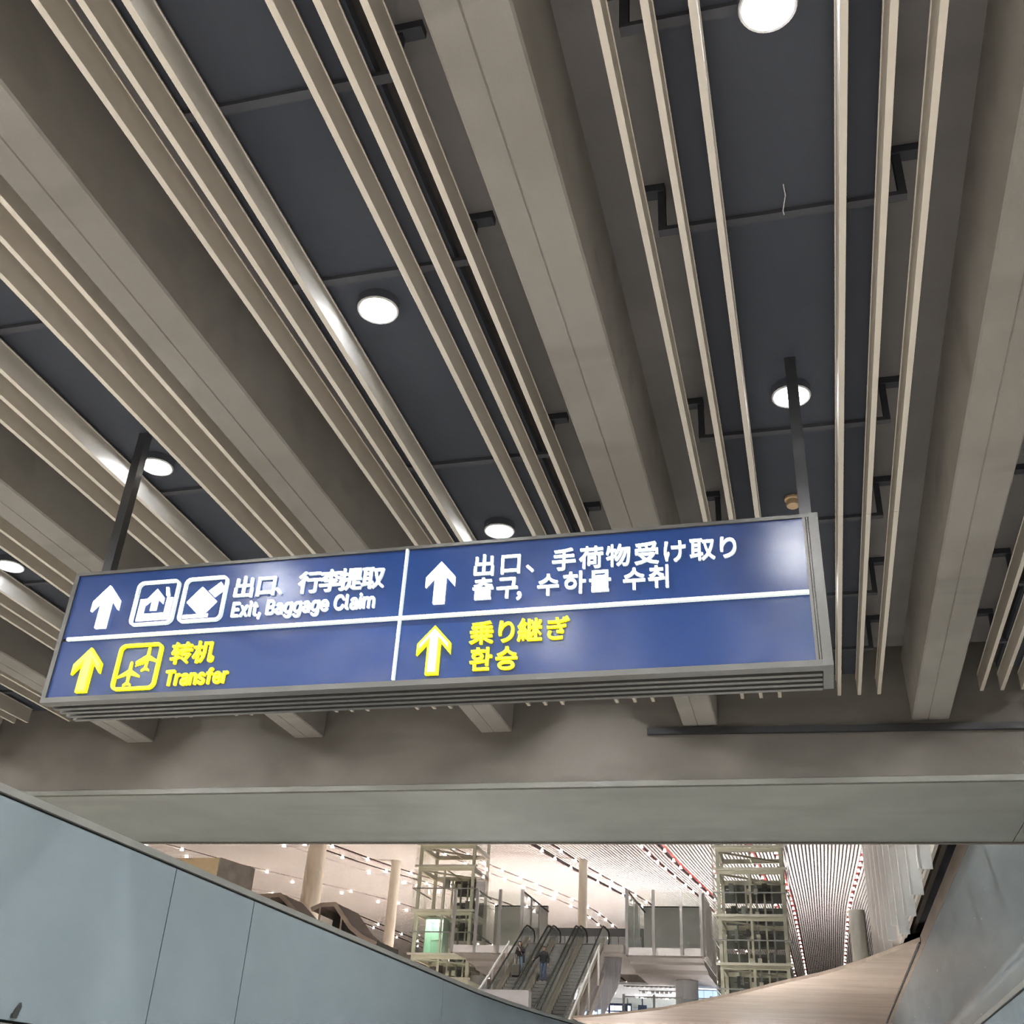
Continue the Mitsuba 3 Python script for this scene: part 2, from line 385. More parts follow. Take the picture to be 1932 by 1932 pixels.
# ---------------------------------------------------------------- downlights
lamp_where = {(0.126, 2.90): 'large bright round downlight cut by the top edge of the picture', (-2.176, 4.37): 'glaring round downlight in the dark gap left of the middle beam',
              (0.126, 5.67): 'round downlight behind the right pole of the sign', (-2.176, 7.06): 'round downlight just above the top edge of the sign',
              (-4.436, 5.69): 'round downlight beside the left pole of the sign', (-6.676, 6.96): 'round downlight at the left edge of the picture'}
for bi, c in enumerate(BAYS):
    for k in range(-3, 4):
        y = {0: 4.3, 1: 5.67, 2: 4.37, 3: 5.69, 4: 6.96, 5: 5.7, 6: 6.96}[bi] + 2.75 * k
        if not -6.5 < y < 10.6:
            continue
        y = {(0.126, 2.92): 2.90, (-2.176, 7.12): 7.06}.get((c, round(y, 2)), y)
        hit = next((v for (a, b), v in lamp_where.items() if abs(a - c) < .01 and abs(b - y) < .06), None)
        c_, y_ = c, y
        c, y = c * 1.0145, y * 1.0145
        t = thing('downlight', hit or 'round white downlight high in a slatted bay, outside the picture or behind the sign', 'downlight', 'round downlights between the slats' if hit else 'downlights out of sight')
        obj('housing', lathe([(0.119, 4.139), (0.124, 4.148), (0.124, 4.2045)], (c, y), 28), 'void_paint', t, smooth=40)
        obj('ring', lathe([(0.110, 4.145), (0.110, 4.139), (0.119, 4.136), (0.124, 4.146)], (c, y), 32), 'lamp_ring', t, smooth=40)
        disc = lathe([(0.111, 4.141), (0.06, 4.139), (0.001, 4.138)], (c, y), 28)
        disc.invert()
        nz = disc.face_normals[:, 2].mean()
        if nz > 0:
            disc.invert()
        obj('diffuser', disc, 'lamp_glass', t, light=emit((LAMP, LAMP * 0.97, LAMP * 0.92)))
        c = c_

t = thing('smoke_detector', 'small cream smoke detector in the dark gap behind the right pole', 'smoke detector')
obj('base', lathe([(0.001, 4.2045), (0.055, 4.2045), (0.06, 4.195), (0.06, 4.18), (0.045, 4.175), (0.001, 4.175)], (0.093, 7.13), 20), 'sensor_cream', t)
obj('head', lathe([(0.044, 4.175), (0.05, 4.155), (0.048, 4.13), (0.035, 4.118), (0.001, 4.116)], (0.093, 7.13), 20), 'sensor_cream', t, smooth=40)
obj('loose_wire', tube([(0.1535, 4.00, 4.206), (0.156, 4.02, 4.19), (0.160, 4.05, 4.175), (0.149, 4.10, 4.16), (0.143, 4.13, 4.15), (0.148, 4.15, 4.14)], 0.003, 6), 'lamp_ring', label='thin pale loose wire hanging in the dark gap below the top right lamp', category='wire')

# ---------------------------------------------------------------- the hanging sign
SX0, SX1, SZ0, SZ1, SY = -4.612, 0.198, 2.150, 3.064, 5.40
sg = thing('hanging_sign', 'long blue illuminated airport direction sign hanging from the ceiling on two poles', 'sign')
obj('housing', cat(box(SX0 + 0.004, SX1 - 0.004, SY + 0.012, SY + 0.33, SZ0 + 0.05, SZ1 - 0.004), box(SX0 + 0.10, SX1 - 0.07, SY + 0.03, SY + 0.31, SZ0 + 0.01, SZ0 + 0.05)), 'sign_dark', sg)
obj('frame', box(SX0, SX1, SY - 0.012, SY + 0.03, SZ1 - 0.022, SZ1), 'sign_frame', sg)
obj('frame', box(SX0, SX1, SY - 0.012, SY + 0.06, SZ0, SZ0 + 0.034), 'sign_frame', sg)
obj('frame', box(SX0, SX0 + 0.032, SY - 0.012, SY + 0.03, SZ0 + 0.034, SZ1 - 0.022), 'sign_frame', sg)
obj('frame', box(0.113, 0.128, SY - 0.012, SY + 0.03, SZ0 + 0.034, SZ1 - 0.022), 'sign_frame', sg)
obj('frame', box(0.133, 0.141, SY - 0.010, SY + 0.03, SZ0 + 0.034, SZ1 - 0.022), 'sign_frame', sg)
obj('frame', box(0.145, SX1, SY - 0.014, SY + 0.33, SZ0 + 0.0, SZ1 + 0.004), 'sign_frame', sg)
for y in (0.085, 0.155, 0.225, 0.295):
    obj('bottom_rail', box(SX0 + 0.03, 0.14, SY + y, SY + y + 0.035, SZ0 - 0.006, SZ0 + 0.012), 'sign_frame', sg)
VX, HZ = -2.243, 2.578
for x0, x1 in ((SX0 + 0.032, VX - 0.008), (VX + 0.008, 0.113)):
    for z0, z1 in ((SZ0 + 0.034, HZ - 0.011), (HZ + 0.011, SZ1 - 0.022)):
        obj('face_panel', box(x0, x1, SY, SY + 0.02, z0, z1), 'sign_blue', sg)
W_DIM, W_LIT, Y_LIT = (0.50, 0.58, 0.57), (1.5, 1.5, 1.5), (1.05, 0.86, 0.0)
for x0, x1 in ((SX0 + 0.075, VX - 0.008), (VX + 0.008, 0.112)):
    obj('divider', box(x0, x1, SY - 0.022, SY + 0.01, HZ - 0.0105, HZ + 0.0105), 'letter_white', sg, light=emit(W_DIM, 0))
obj('divider', box(VX - 0.0075, VX + 0.0075, SY - 0.024, SY + 0.01, SZ0 + 0.036, SZ1 - 0.024), 'letter_white', sg, light=emit(W_DIM, 0))
PROUD = 0.024


def raised(base, poly, color, parent=sg, depth=PROUD, y=SY):
    m = 'letter_yellow' if color[2] < 0.3 * color[0] else 'letter_white'
    if base == 'letter':           # translucent block letter with a brighter front
        k = obj(base, ext_y(poly, y - 0.017, y + 0.002), m, parent, light=emit(W_DIM if color[2] > 0.3 else (0.72, 0.52, 0.0), 0))
        obj('lit_face', ext_y(poly, y - 0.0185, y - 0.0171), m, k, light=emit(color, 0))
        return k
    if base == 'symbol':
        depth = min(depth, 0.009)
    return obj(base, ext_y(poly, y - depth, y + 0.002), m, parent, light=emit(color, 0))


def arrow(cx, z0, z1, w, color, hot):
    h = z1 - z0
    p = Polygon([(cx, z1), (cx + w / 2, z1 - h * 0.37), (cx + w / 2, z1 - h * 0.60), (cx + w * 0.19, z1 - h * 0.36), (cx + w * 0.19, z0), (cx - w * 0.19, z0), (cx - w * 0.19, z1 - h * 0.36), (cx - w / 2, z1 - h * 0.60), (cx - w / 2, z1 - h * 0.37)])
    k = raised('arrow', p, color)
    raised('lit_face', p.buffer(-0.014, join_style=2), hot, k, depth=0.003, y=SY - PROUD)


arrow(-4.312, 2.643, 2.948, 0.200, W_LIT, W_LIT)
arrow(-4.328, 2.205, 2.508, 0.205, Y_LIT, (1.25, 1.15, 0.22))
arrow(-2.009, 2.656, 2.934, 0.182, W_LIT, W_LIT)
arrow(-2.011, 2.207, 2.513, 0.205, Y_LIT, (1.35, 1.3, 0.62))


def plate(x0, z0, x1, z1, color):
    r = sbox(x0, z0, x1, z1).buffer(-0.045).buffer(0.045)
    return raised('pictogram', r.difference(r.buffer(-0.019)), color)


def at(poly, x0, z0, s):
    return affinity.translate(affinity.scale(poly, s, s, origin=(0, 0)), x0, z0)


S_ = 0.312
p1 = plate(-4.103, 2.641, -3.790, 2.957, W_DIM)
tray = Polygon([(0.12, 0.12), (0.88, 0.12), (0.88, 0.62), (0.74, 0.62), (0.74, 0.28), (0.26, 0.28), (0.26, 0.62), (0.12, 0.62)])
raised('symbol', at(tray, -4.103, 2.641, S_), W_LIT, p1)
raised('symbol', at(Polygon([(0.47, 0.84), (0.68, 0.62), (0.68, 0.47), (0.55, 0.58), (0.55, 0.34), (0.40, 0.34), (0.40, 0.58), (0.28, 0.47), (0.28, 0.62)]), -4.103, 2.641, S_), W_LIT, p1)
raised('symbol', at(Polygon([(0.66, 0.87), (0.73, 0.86), (0.80, 0.66), (0.76, 0.62), (0.70, 0.68)]), -4.103, 2.641, S_), W_LIT, p1)
p2 = plate(-3.756, 2.641, -3.443, 2.957, W_DIM)
raised('symbol', at(sbox(0.09, 0.11, 0.66, 0.19), -3.756, 2.641, S_), W_LIT, p2)
case = affinity.rotate(sbox(0.22, 0.26, 0.70, 0.66).buffer(0.03), -42, origin=(0.46, 0.46))
hand = affinity.rotate(unary_union([sbox(0.60, 0.58, 0.92, 0.80), sbox(0.52, 0.62, 0.62, 0.76)]), 38, origin=(0.74, 0.70))
raised('symbol', at(unary_union([case, Polygon([(0.44, 0.16), (0.56, 0.16), (0.66, 0.36), (0.40, 0.36)])]), -3.756, 2.641, S_), W_LIT, p2)
raised('symbol', at(hand.difference(case.buffer(0.02)), -3.756, 2.641, S_), W_LIT, p2)
p3 = plate(-4.119, 2.206, -3.810, 2.515, Y_LIT)


def plane(cx, cz, s):
    half = [(0, 0.5), (0.055, 0.44), (0.065, 0.16), (0.46, -0.08), (0.46, -0.17), (0.065, -0.06), (0.05, -0.32), (0.17, -0.42), (0.17, -0.50), (0, -0.44)]
    return Polygon([(cx + x * s, cz + z * s) for x, z in half] + [(cx - x * s, cz + z * s) for x, z in half[::-1]])


raised('symbol', at(plane(0.33, 0.36, 0.54), -4.119, 2.206, S_), Y_LIT, p3)
raised('symbol', at(plane(0.67, 0.66, 0.54), -4.119, 2.206, S_), Y_LIT, p3)
raised('symbol', at(unary_union([affinity.rotate(sbox(0.44 + 0.05 * k, 0.50 + 0.012 * k, 0.458 + 0.05 * k, 0.58 + 0.012 * k), -25) for k in range(4)]), -4.119, 2.206, S_), Y_LIT, p3, depth=0.012)

GLYPHS = {
    '出': [[39, 130, 59, 130, 59, 72, 109, 72, 109, 139, 48, 139, 48, 212, 68, 212, 69, 158, 109, 158, 109, 230, 130, 230, 131, 158, 173, 158, 173, 212, 193, 212, 193, 139, 130, 139, 130, 73, 181, 72, 181, 130, 201, 130, 201, 42, 182, 42, 180, 53, 39, 53]],
    '口': [[43, 209, 197, 209, 197, 47, 177, 47, 176, 64, 64, 64, 63, 47, 43, 47], [63, 84, 177, 83, 177, 190, 63, 190]],
    '、': [[29, 92, 29, 96, 44, 108, 79, 74, 91, 60, 74, 46, 64, 58]],
    '行': [[96, 145, 96, 163, 213, 163, 213, 145, 183, 144, 183, 58, 177, 46, 158, 42, 133, 42, 126, 59, 156, 60, 162, 61, 164, 63, 164, 145], [105, 218, 207, 218, 207, 200, 105, 200], [22, 124, 60, 160, 80, 187, 98, 182, 91, 168, 75, 148, 75, 41, 56, 41, 56, 127, 36, 109], [24, 185, 50, 206, 72, 230, 90, 224, 81, 210, 59, 189, 38, 171, 34, 171]],
    '李': [[26, 150, 28, 154, 43, 159, 66, 172, 88, 189, 29, 190, 29, 208, 109, 208, 110, 230, 129, 230, 130, 208, 211, 208, 211, 190, 151, 189, 178, 170, 215, 154, 204, 139, 191, 142, 160, 159, 144, 171, 130, 185, 129, 147, 167, 147, 177, 138, 177, 134, 158, 121, 130, 107, 211, 107, 211, 89, 130, 89, 128, 52, 119, 44, 107, 42, 83, 42, 75, 59, 109, 60, 109, 89, 29, 89, 29, 107, 109, 107, 110, 118, 122, 121, 136, 129, 64, 129, 64, 146, 110, 146, 109, 185, 87, 164, 59, 146, 36, 137]],
    '提': [[74, 52, 87, 67, 96, 84, 105, 121, 121, 119, 118, 99, 120, 90, 133, 72, 140, 68, 140, 127, 91, 127, 91, 144, 210, 143, 210, 127, 158, 127, 158, 107, 200, 107, 200, 91, 158, 91, 158, 63, 163, 62, 216, 62, 211, 45, 158, 45, 142, 48, 124, 59, 111, 75, 100, 55, 88, 42], [100, 224, 199, 224, 199, 154, 100, 154], [118, 171, 180, 170, 180, 181, 118, 182], [118, 198, 180, 197, 180, 208, 118, 209], [24, 123, 51, 132, 51, 172, 26, 172, 26, 190, 51, 190, 51, 230, 69, 230, 69, 190, 91, 190, 91, 172, 69, 172, 69, 137, 71, 137, 88, 142, 91, 125, 69, 117, 69, 58, 65, 49, 60, 46, 51, 43, 34, 43, 32, 46, 29, 61, 50, 61, 51, 62, 51, 112, 28, 105]],
    '取': [[26, 87, 39, 89, 41, 90, 41, 202, 28, 204, 28, 221, 121, 221, 122, 208, 200, 208, 208, 205, 197, 148, 187, 121, 176, 98, 192, 76, 215, 57, 203, 43, 189, 53, 177, 65, 166, 80, 153, 65, 128, 42, 124, 42, 114, 54, 142, 79, 155, 98, 138, 146, 130, 189, 129, 190, 120, 190, 119, 203, 108, 202, 108, 100, 124, 102, 126, 87, 108, 83, 108, 42, 89, 42, 89, 79, 30, 69], [147, 187, 157, 143, 164, 123, 166, 120, 180, 155, 188, 190, 147, 190], [59, 138, 89, 137, 89, 162, 59, 162], [59, 180, 89, 179, 89, 203, 59, 203], [60, 93, 89, 97, 89, 120, 59, 120]],
    '转': [[103, 151, 103, 169, 137, 169, 143, 189, 111, 189, 111, 207, 147, 207, 154, 230, 172, 227, 168, 207, 207, 207, 207, 189, 162, 189, 157, 170, 214, 169, 214, 151, 152, 151, 146, 133, 146, 132, 195, 133, 206, 127, 171, 77, 171, 75, 194, 56, 183, 42, 149, 69, 125, 84, 125, 89, 137, 98, 157, 86, 176, 114, 121, 114, 132, 151], [26, 94, 67, 103, 67, 127, 42, 127, 35, 125, 34, 128, 30, 140, 38, 152, 50, 188, 27, 189, 27, 207, 55, 207, 60, 230, 78, 227, 74, 207, 105, 207, 105, 189, 69, 189, 52, 145, 67, 145, 67, 176, 85, 176, 85, 145, 106, 145, 104, 127, 85, 127, 85, 105, 110, 109, 112, 93, 85, 87, 85, 42, 67, 42, 67, 83, 30, 77]],
    '机': [[88, 54, 101, 71, 107, 83, 115, 111, 118, 147, 118, 219, 189, 219, 189, 64, 191, 62, 198, 62, 201, 64, 202, 99, 206, 99, 218, 92, 217, 62, 213, 51, 203, 44, 184, 44, 177, 47, 171, 53, 169, 201, 136, 201, 136, 132, 129, 89, 116, 60, 102, 42], [24, 96, 33, 108, 44, 128, 59, 168, 59, 169, 28, 169, 28, 187, 62, 187, 62, 230, 80, 230, 80, 187, 110, 187, 110, 169, 80, 169, 80, 154, 111, 120, 99, 105, 82, 129, 80, 130, 80, 42, 62, 42, 62, 133, 56, 117, 45, 95, 34, 80]],
    '手': [[28, 107, 28, 126, 111, 127, 110, 155, 41, 155, 41, 173, 111, 173, 111, 199, 46, 196, 41, 213, 122, 219, 155, 224, 177, 230, 181, 230, 192, 217, 190, 213, 130, 202, 131, 173, 201, 173, 201, 155, 131, 155, 130, 127, 213, 126, 213, 108, 131, 107, 130, 59, 125, 48, 111, 43, 75, 42, 68, 57, 68, 61, 107, 61, 110, 63, 110, 107]],
    '荷': [[88, 173, 212, 173, 212, 155, 192, 155, 192, 55, 188, 48, 177, 43, 145, 42, 139, 58, 172, 60, 174, 62, 174, 155, 88, 155], [36, 106, 24, 122, 52, 149, 70, 180, 76, 182, 76, 196, 32, 196, 30, 214, 76, 214, 77, 230, 94, 230, 94, 214, 144, 214, 146, 230, 164, 230, 164, 214, 211, 214, 211, 196, 164, 196, 164, 178, 145, 178, 145, 196, 94, 196, 94, 178, 88, 178, 88, 174, 72, 147, 72, 41, 53, 43, 53, 123], [91, 67, 91, 140, 158, 140, 158, 79, 109, 79, 108, 67], [109, 97, 140, 96, 140, 123, 109, 123]],
    '物': [[90, 149, 102, 168, 111, 185, 126, 230, 142, 227, 135, 197, 212, 197, 209, 130, 204, 81, 198, 59, 190, 48, 182, 44, 155, 44, 150, 62, 176, 62, 179, 64, 182, 70, 189, 112, 193, 179, 187, 178, 184, 161, 172, 124, 154, 85, 139, 63, 121, 45, 106, 54, 106, 58, 124, 72, 143, 101, 157, 132, 167, 164, 170, 179, 157, 179, 149, 153, 134, 121, 120, 100, 108, 87, 93, 98, 108, 113, 122, 134, 135, 162, 140, 179, 127, 179, 117, 159, 104, 141], [24, 152, 33, 181, 38, 218, 54, 216, 51, 189, 62, 189, 62, 230, 80, 230, 80, 189, 101, 189, 101, 171, 80, 171, 80, 134, 97, 140, 103, 140, 105, 133, 105, 124, 80, 115, 80, 42, 62, 42, 62, 109, 30, 101, 25, 115, 28, 119, 62, 129, 62, 171, 48, 171, 39, 142, 26, 148]],
    '受': [[37, 43, 28, 60, 77, 69, 100, 78, 79, 98, 68, 110, 64, 118, 57, 118, 57, 136, 174, 136, 184, 130, 177, 115, 159, 94, 141, 78, 171, 67, 212, 59, 202, 42, 157, 51, 135, 59, 121, 67, 82, 51, 41, 42], [86, 118, 104, 99, 121, 88, 138, 100, 153, 117], [32, 172, 63, 173, 50, 197, 56, 199, 38, 199, 35, 216, 125, 222, 186, 231, 197, 214, 123, 204, 132, 179, 131, 173, 154, 172, 163, 186, 173, 206, 192, 201, 191, 196, 176, 173, 208, 172, 208, 127, 189, 127, 188, 155, 52, 155, 51, 127, 32, 127], [69, 200, 82, 177, 81, 172, 114, 173, 113, 179, 104, 202, 108, 203, 71, 201]],
    'け': [[97, 157, 97, 177, 117, 175, 155, 176, 152, 218, 174, 218, 175, 177, 206, 181, 206, 160, 174, 157, 174, 123, 169, 90, 164, 78, 155, 66, 131, 46, 126, 47, 115, 56, 114, 61, 130, 71, 141, 82, 149, 95, 154, 116, 155, 156], [42, 107, 42, 143, 50, 217, 73, 216, 65, 179, 61, 147, 61, 111, 63, 102, 72, 128, 83, 122, 83, 117, 70, 75, 70, 57, 52, 56]],
    'り': [[60, 132, 62, 169, 68, 221, 90, 220, 85, 198, 83, 176, 90, 187, 102, 199, 113, 206, 127, 210, 139, 210, 155, 204, 167, 192, 176, 174, 180, 154, 180, 125, 174, 100, 164, 83, 150, 69, 127, 56, 103, 49, 92, 48, 82, 65, 105, 70, 127, 79, 136, 85, 151, 102, 159, 123, 160, 149, 155, 171, 148, 183, 137, 191, 124, 191, 111, 184, 100, 173, 93, 163, 84, 144, 81, 129, 82, 104, 62, 103]],
    '출': [[28, 131, 28, 147, 195, 147, 195, 130, 122, 129, 123, 117, 174, 117, 174, 74, 68, 73, 69, 61, 180, 61, 180, 44, 48, 44, 48, 90, 153, 90, 154, 100, 48, 101, 48, 117, 100, 117, 101, 129], [36, 167, 52, 169, 76, 175, 90, 183, 99, 193, 99, 195, 45, 195, 45, 212, 100, 212, 101, 229, 122, 229, 123, 212, 179, 212, 179, 195, 124, 195, 124, 193, 132, 184, 146, 176, 161, 171, 186, 168, 186, 163, 181, 152, 158, 154, 137, 160, 125, 166, 112, 178, 104, 170, 95, 164, 65, 154, 43, 151]],
    '구': [[28, 120, 28, 138, 148, 138, 149, 141, 153, 167, 154, 199, 48, 199, 48, 216, 174, 216, 174, 173, 169, 139, 195, 138, 195, 120, 122, 120, 122, 42, 101, 42, 101, 120]],
    ',': [[29, 35, 43, 45, 48, 54, 48, 58, 41, 59, 35, 64, 33, 69, 34, 80, 42, 87, 55, 87, 62, 82, 66, 71, 66, 56, 62, 43, 52, 31, 37, 21, 32, 22]],
    '수': [[28, 108, 28, 126, 195, 126, 195, 108, 122, 108, 122, 42, 101, 42, 100, 108], [36, 158, 63, 166, 83, 178, 93, 188, 99, 198, 101, 204, 101, 221, 122, 221, 124, 199, 130, 189, 142, 177, 162, 165, 187, 159, 187, 155, 180, 142, 158, 146, 130, 161, 112, 181, 94, 161, 71, 148, 51, 142, 43, 142]],
    '하': [[151, 228, 171, 228, 171, 153, 201, 153, 200, 135, 171, 134, 171, 42, 151, 42], [27, 199, 72, 199, 73, 225, 93, 225, 93, 199, 137, 199, 138, 181, 27, 181], [37, 120, 38, 138, 44, 152, 57, 164, 76, 170, 96, 169, 112, 162, 124, 149, 129, 134, 129, 118, 122, 100, 109, 88, 89, 82, 71, 83, 53, 91, 43, 102], [57, 122, 61, 112, 69, 104, 78, 100, 88, 100, 97, 104, 104, 110, 109, 120, 109, 132, 105, 141, 96, 149, 89, 152, 78, 152, 69, 148, 62, 142, 57, 132]],
    '물': [[28, 134, 28, 151, 195, 151, 195, 134, 122, 133, 123, 120, 174, 120, 174, 75, 68, 74, 69, 61, 180, 61, 180, 44, 48, 44, 48, 91, 153, 91, 154, 102, 48, 103, 48, 120, 100, 120, 101, 133], [49, 222, 174, 222, 174, 162, 49, 162], [70, 204, 70, 179, 154, 180, 153, 205]],
    '취': [[160, 228, 180, 228, 180, 42, 160, 42], [28, 126, 103, 127, 151, 131, 152, 115, 100, 110, 100, 47, 80, 47, 80, 108, 30, 108], [35, 151, 47, 154, 63, 163, 73, 173, 79, 185, 78, 190, 40, 190, 40, 207, 78, 207, 79, 227, 100, 227, 101, 207, 140, 207, 140, 190, 100, 189, 101, 183, 111, 169, 129, 158, 144, 153, 135, 137, 119, 141, 106, 148, 90, 165, 77, 149, 65, 141, 53, 136, 43, 135]],
    '乗': [[37, 47, 26, 63, 48, 70, 75, 84, 93, 98, 38, 98, 38, 115, 67, 116, 66, 134, 29, 134, 29, 151, 67, 152, 67, 169, 40, 170, 40, 187, 110, 188, 109, 200, 46, 197, 41, 214, 136, 220, 183, 228, 194, 211, 130, 202, 129, 188, 202, 187, 202, 170, 173, 170, 173, 152, 211, 151, 211, 134, 174, 134, 173, 116, 204, 115, 204, 98, 147, 97, 155, 90, 172, 79, 211, 64, 213, 60, 203, 46, 187, 50, 163, 62, 130, 86, 129, 42, 110, 42, 109, 86, 80, 65, 45, 48], [129, 116, 154, 115, 155, 133, 129, 134], [129, 152, 154, 151, 155, 169, 129, 170], [85, 116, 109, 115, 110, 133, 85, 134], [85, 152, 109, 151, 110, 169, 85, 170]],
    '継': [[104, 48, 104, 223, 123, 221, 124, 98, 138, 116, 152, 144, 125, 145, 125, 163, 158, 163, 158, 226, 175, 226, 175, 163, 211, 163, 211, 145, 175, 145, 175, 143, 210, 101, 198, 88, 182, 113, 175, 119, 175, 68, 158, 68, 158, 121, 143, 93, 132, 79, 128, 79, 123, 90, 123, 67, 214, 66, 214, 48], [176, 169, 187, 197, 192, 213, 208, 209, 208, 203, 190, 167, 185, 165], [128, 207, 142, 212, 151, 193, 156, 170, 141, 166, 139, 176], [76, 102, 86, 106, 90, 104, 101, 67, 90, 63, 87, 65], [25, 168, 33, 174, 41, 187, 54, 214, 60, 231, 75, 225, 77, 222, 68, 203, 52, 172, 66, 173, 80, 200, 96, 192, 76, 157, 56, 129, 79, 132, 79, 133, 73, 149, 87, 153, 96, 133, 101, 111, 87, 106, 84, 116, 80, 117, 32, 106, 27, 121, 42, 136, 55, 156, 30, 152], [57, 98, 71, 102, 77, 66, 77, 56, 73, 54, 63, 53], [26, 53, 33, 74, 38, 101, 52, 99, 50, 79, 41, 48, 35, 48]],
    'ぎ': [[180, 224, 189, 230, 195, 230, 213, 200, 198, 193], [42, 157, 70, 155, 123, 156, 116, 178, 47, 180, 46, 199, 73, 196, 111, 196, 105, 219, 126, 221, 130, 198, 141, 199, 166, 205, 159, 218, 173, 222, 183, 208, 191, 191, 176, 186, 168, 201, 168, 186, 136, 180, 143, 159, 184, 166, 186, 148, 152, 141, 158, 127, 171, 109, 166, 99, 162, 95, 115, 101, 116, 117, 143, 115, 131, 138, 43, 138], [48, 79, 48, 97, 55, 116, 67, 116, 76, 112, 68, 99, 67, 84, 69, 80, 76, 73, 84, 69, 102, 66, 124, 66, 161, 70, 160, 51, 128, 47, 98, 47, 84, 49, 72, 52, 61, 58, 51, 69]],
    '환': [[152, 228, 172, 228, 172, 164, 199, 164, 198, 146, 172, 145, 172, 82, 152, 82], [54, 95, 74, 95, 75, 64, 178, 64, 179, 46, 54, 46], [27, 120, 75, 121, 75, 131, 62, 133, 45, 145, 41, 156, 42, 169, 46, 176, 59, 186, 76, 190, 94, 190, 109, 187, 120, 181, 128, 171, 130, 161, 128, 149, 120, 139, 111, 134, 96, 131, 96, 122, 107, 122, 145, 126, 146, 111, 93, 104, 29, 103], [61, 162, 63, 154, 69, 149, 79, 146, 92, 146, 105, 151, 109, 156, 110, 161, 106, 168, 98, 173, 77, 174, 71, 172, 64, 167], [32, 193, 32, 210, 75, 210, 75, 228, 96, 228, 97, 210, 139, 210, 139, 193]],
    '승': [[28, 141, 195, 141, 195, 124, 28, 124], [37, 168, 59, 173, 83, 186, 92, 194, 100, 206, 101, 225, 122, 225, 124, 205, 130, 196, 138, 188, 158, 176, 187, 167, 179, 152, 154, 157, 128, 171, 112, 188, 96, 171, 70, 157, 44, 152], [48, 69, 48, 84, 56, 96, 72, 106, 91, 110, 121, 111, 148, 107, 160, 102, 169, 95, 175, 84, 175, 69, 166, 55, 145, 45, 125, 42, 98, 42, 69, 48, 56, 57], [68, 76, 70, 71, 79, 64, 100, 59, 123, 59, 146, 65, 153, 71, 155, 77, 149, 86, 136, 92, 101, 94, 84, 91, 74, 86, 69, 80]],
}


def glyph(ch, cx, cz, em, bold):
    g = None
    for r in GLYPHS[ch]:
        p = Polygon(list(zip(r[::2], r[1::2]))).buffer(0)
        g = p if g is None else g.symmetric_difference(p)
    g = g.buffer(bold, join_style=2, mitre_limit=1.6).simplify(0.6)
    return affinity.translate(affinity.scale(g, em / 200, em / 200, origin=(120, 136)), cx - 120, cz - 136)


LINES = [('出口、行李提取', [-3.325, -3.170, -3.030, -2.873, -2.732, -2.597, -2.450], 2.866, 0.158, W_LIT, 1.2),
         ('出口、手荷物受け取り', [-1.742, -1.577, -1.412, -1.254, -1.090, -0.931, -0.767, -0.608, -0.450, -0.305], 2.891, 0.150, W_LIT, 1.0),
         ('출구,수하물수취', [-1.733, -1.584, -1.462, -1.337, -1.182, -1.031, -0.834, -0.690], 2.735, 0.150, W_LIT, 1.4),
         ('转机', [-3.672, -3.518], 2.436, 0.152, Y_LIT, 1.8),
         ('乗り継ぎ', [-1.728, -1.580, -1.441, -1.280], 2.453, 0.152, Y_LIT, 1.4),
         ('환승', [-1.716, -1.564], 2.289, 0.150, Y_LIT, 1.8)]
for text, xs, z, em, color, bold in LINES:
    for ch, x in zip(text, xs):
        raised('letter', glyph(ch, x, z, em, bold), color)


def latin(text, x0, x1, z, height, color, bold):
    m = meshkit.text_mesh('H' + text, 1.0)              # widths from the shared lettering helper, each letter its own piece
    x, gap = 0.0, 0.10
    pieces = []
    for ch in text:
        if ch == ' ':
            x += 0.36
            continue
        g = meshkit.text_mesh(ch, 1.0, depth=0.001, bold=True)
        flat = g.vertices[:, 2] < 1e-5
        tris = [Polygon(g.vertices[f][:, :2]) for f in g.faces if flat[f].all()]
        p = unary_union([t.buffer(0.004) for t in tris])
        b = p.bounds
        pieces.append((affinity.translate(p, x - b[0], 0), ch))
        x += b[2] - b[0] + gap
    sx = (x1 - x0) / (x - gap)
    for p, ch in pieces:
        p = affinity.translate(affinity.scale(p.buffer(bold), sx, height, origin=(0, 0)), x0, z).simplify(0.0006)
        raised('letter', p, color)


latin('Exit, Baggage Claim', -3.380, -2.418, 2.662, 0.096, W_LIT, 0.0)
latin('Transfer', -3.748, -3.320, 2.226, 0.094, Y_LIT, 0.012)

for x in (-4.412, 0.134):
    obj('pole', box(x - 0.033, x + 0.033, SY + 0.02, SY + 0.086, SZ1 - 0.02, 4.2045), 'post_steel', sg)

# ---------------------------------------------------------------- the great hall beyond the girder: roof of white slats
from scipy.interpolate import PchipInterpolator
K = 0.65
roof_z = PchipInterpolator(np.array([20, 60, 75, 95, 122, 160, 200, 262, 312]) * K, np.array([16.5, 18.0, 21.5, 25.2, 28.8, 31.5, 33.0, 33.9, 34.0]) * K)
roof_y = np.concatenate([np.linspace(70, 100, 7), np.linspace(106, 202, 18)])


def roof_x(u, y):                  # the slats close up towards the far end
    t = np.clip((y / K - 135) / 60, 0, 1)
    return u * (1 - 0.14 * t * t * (3 - 2 * t))


def ribbon(u, w, h, dz, ys=roof_y):
    y = np.asarray(ys, float)
    z = roof_z(y) + dz
    x0, x1 = roof_x(u - w / 2, y), roof_x(u + w / 2, y)
    v = np.vstack([np.c_[x0, y, z], np.c_[x1, y, z], np.c_[x1, y, z + h], np.c_[x0, y, z + h]])
    n = len(y)
    f = []
    for k in range(4):
        a, b = k * n, ((k + 1) % 4) * n
        for i in range(n - 1):
            f += [[a + i, a + i + 1, b + i + 1], [a + i, b + i + 1, b + i]]
    return trimesh.Trimesh(v, np.array(f)[:, ::-1], process=False)


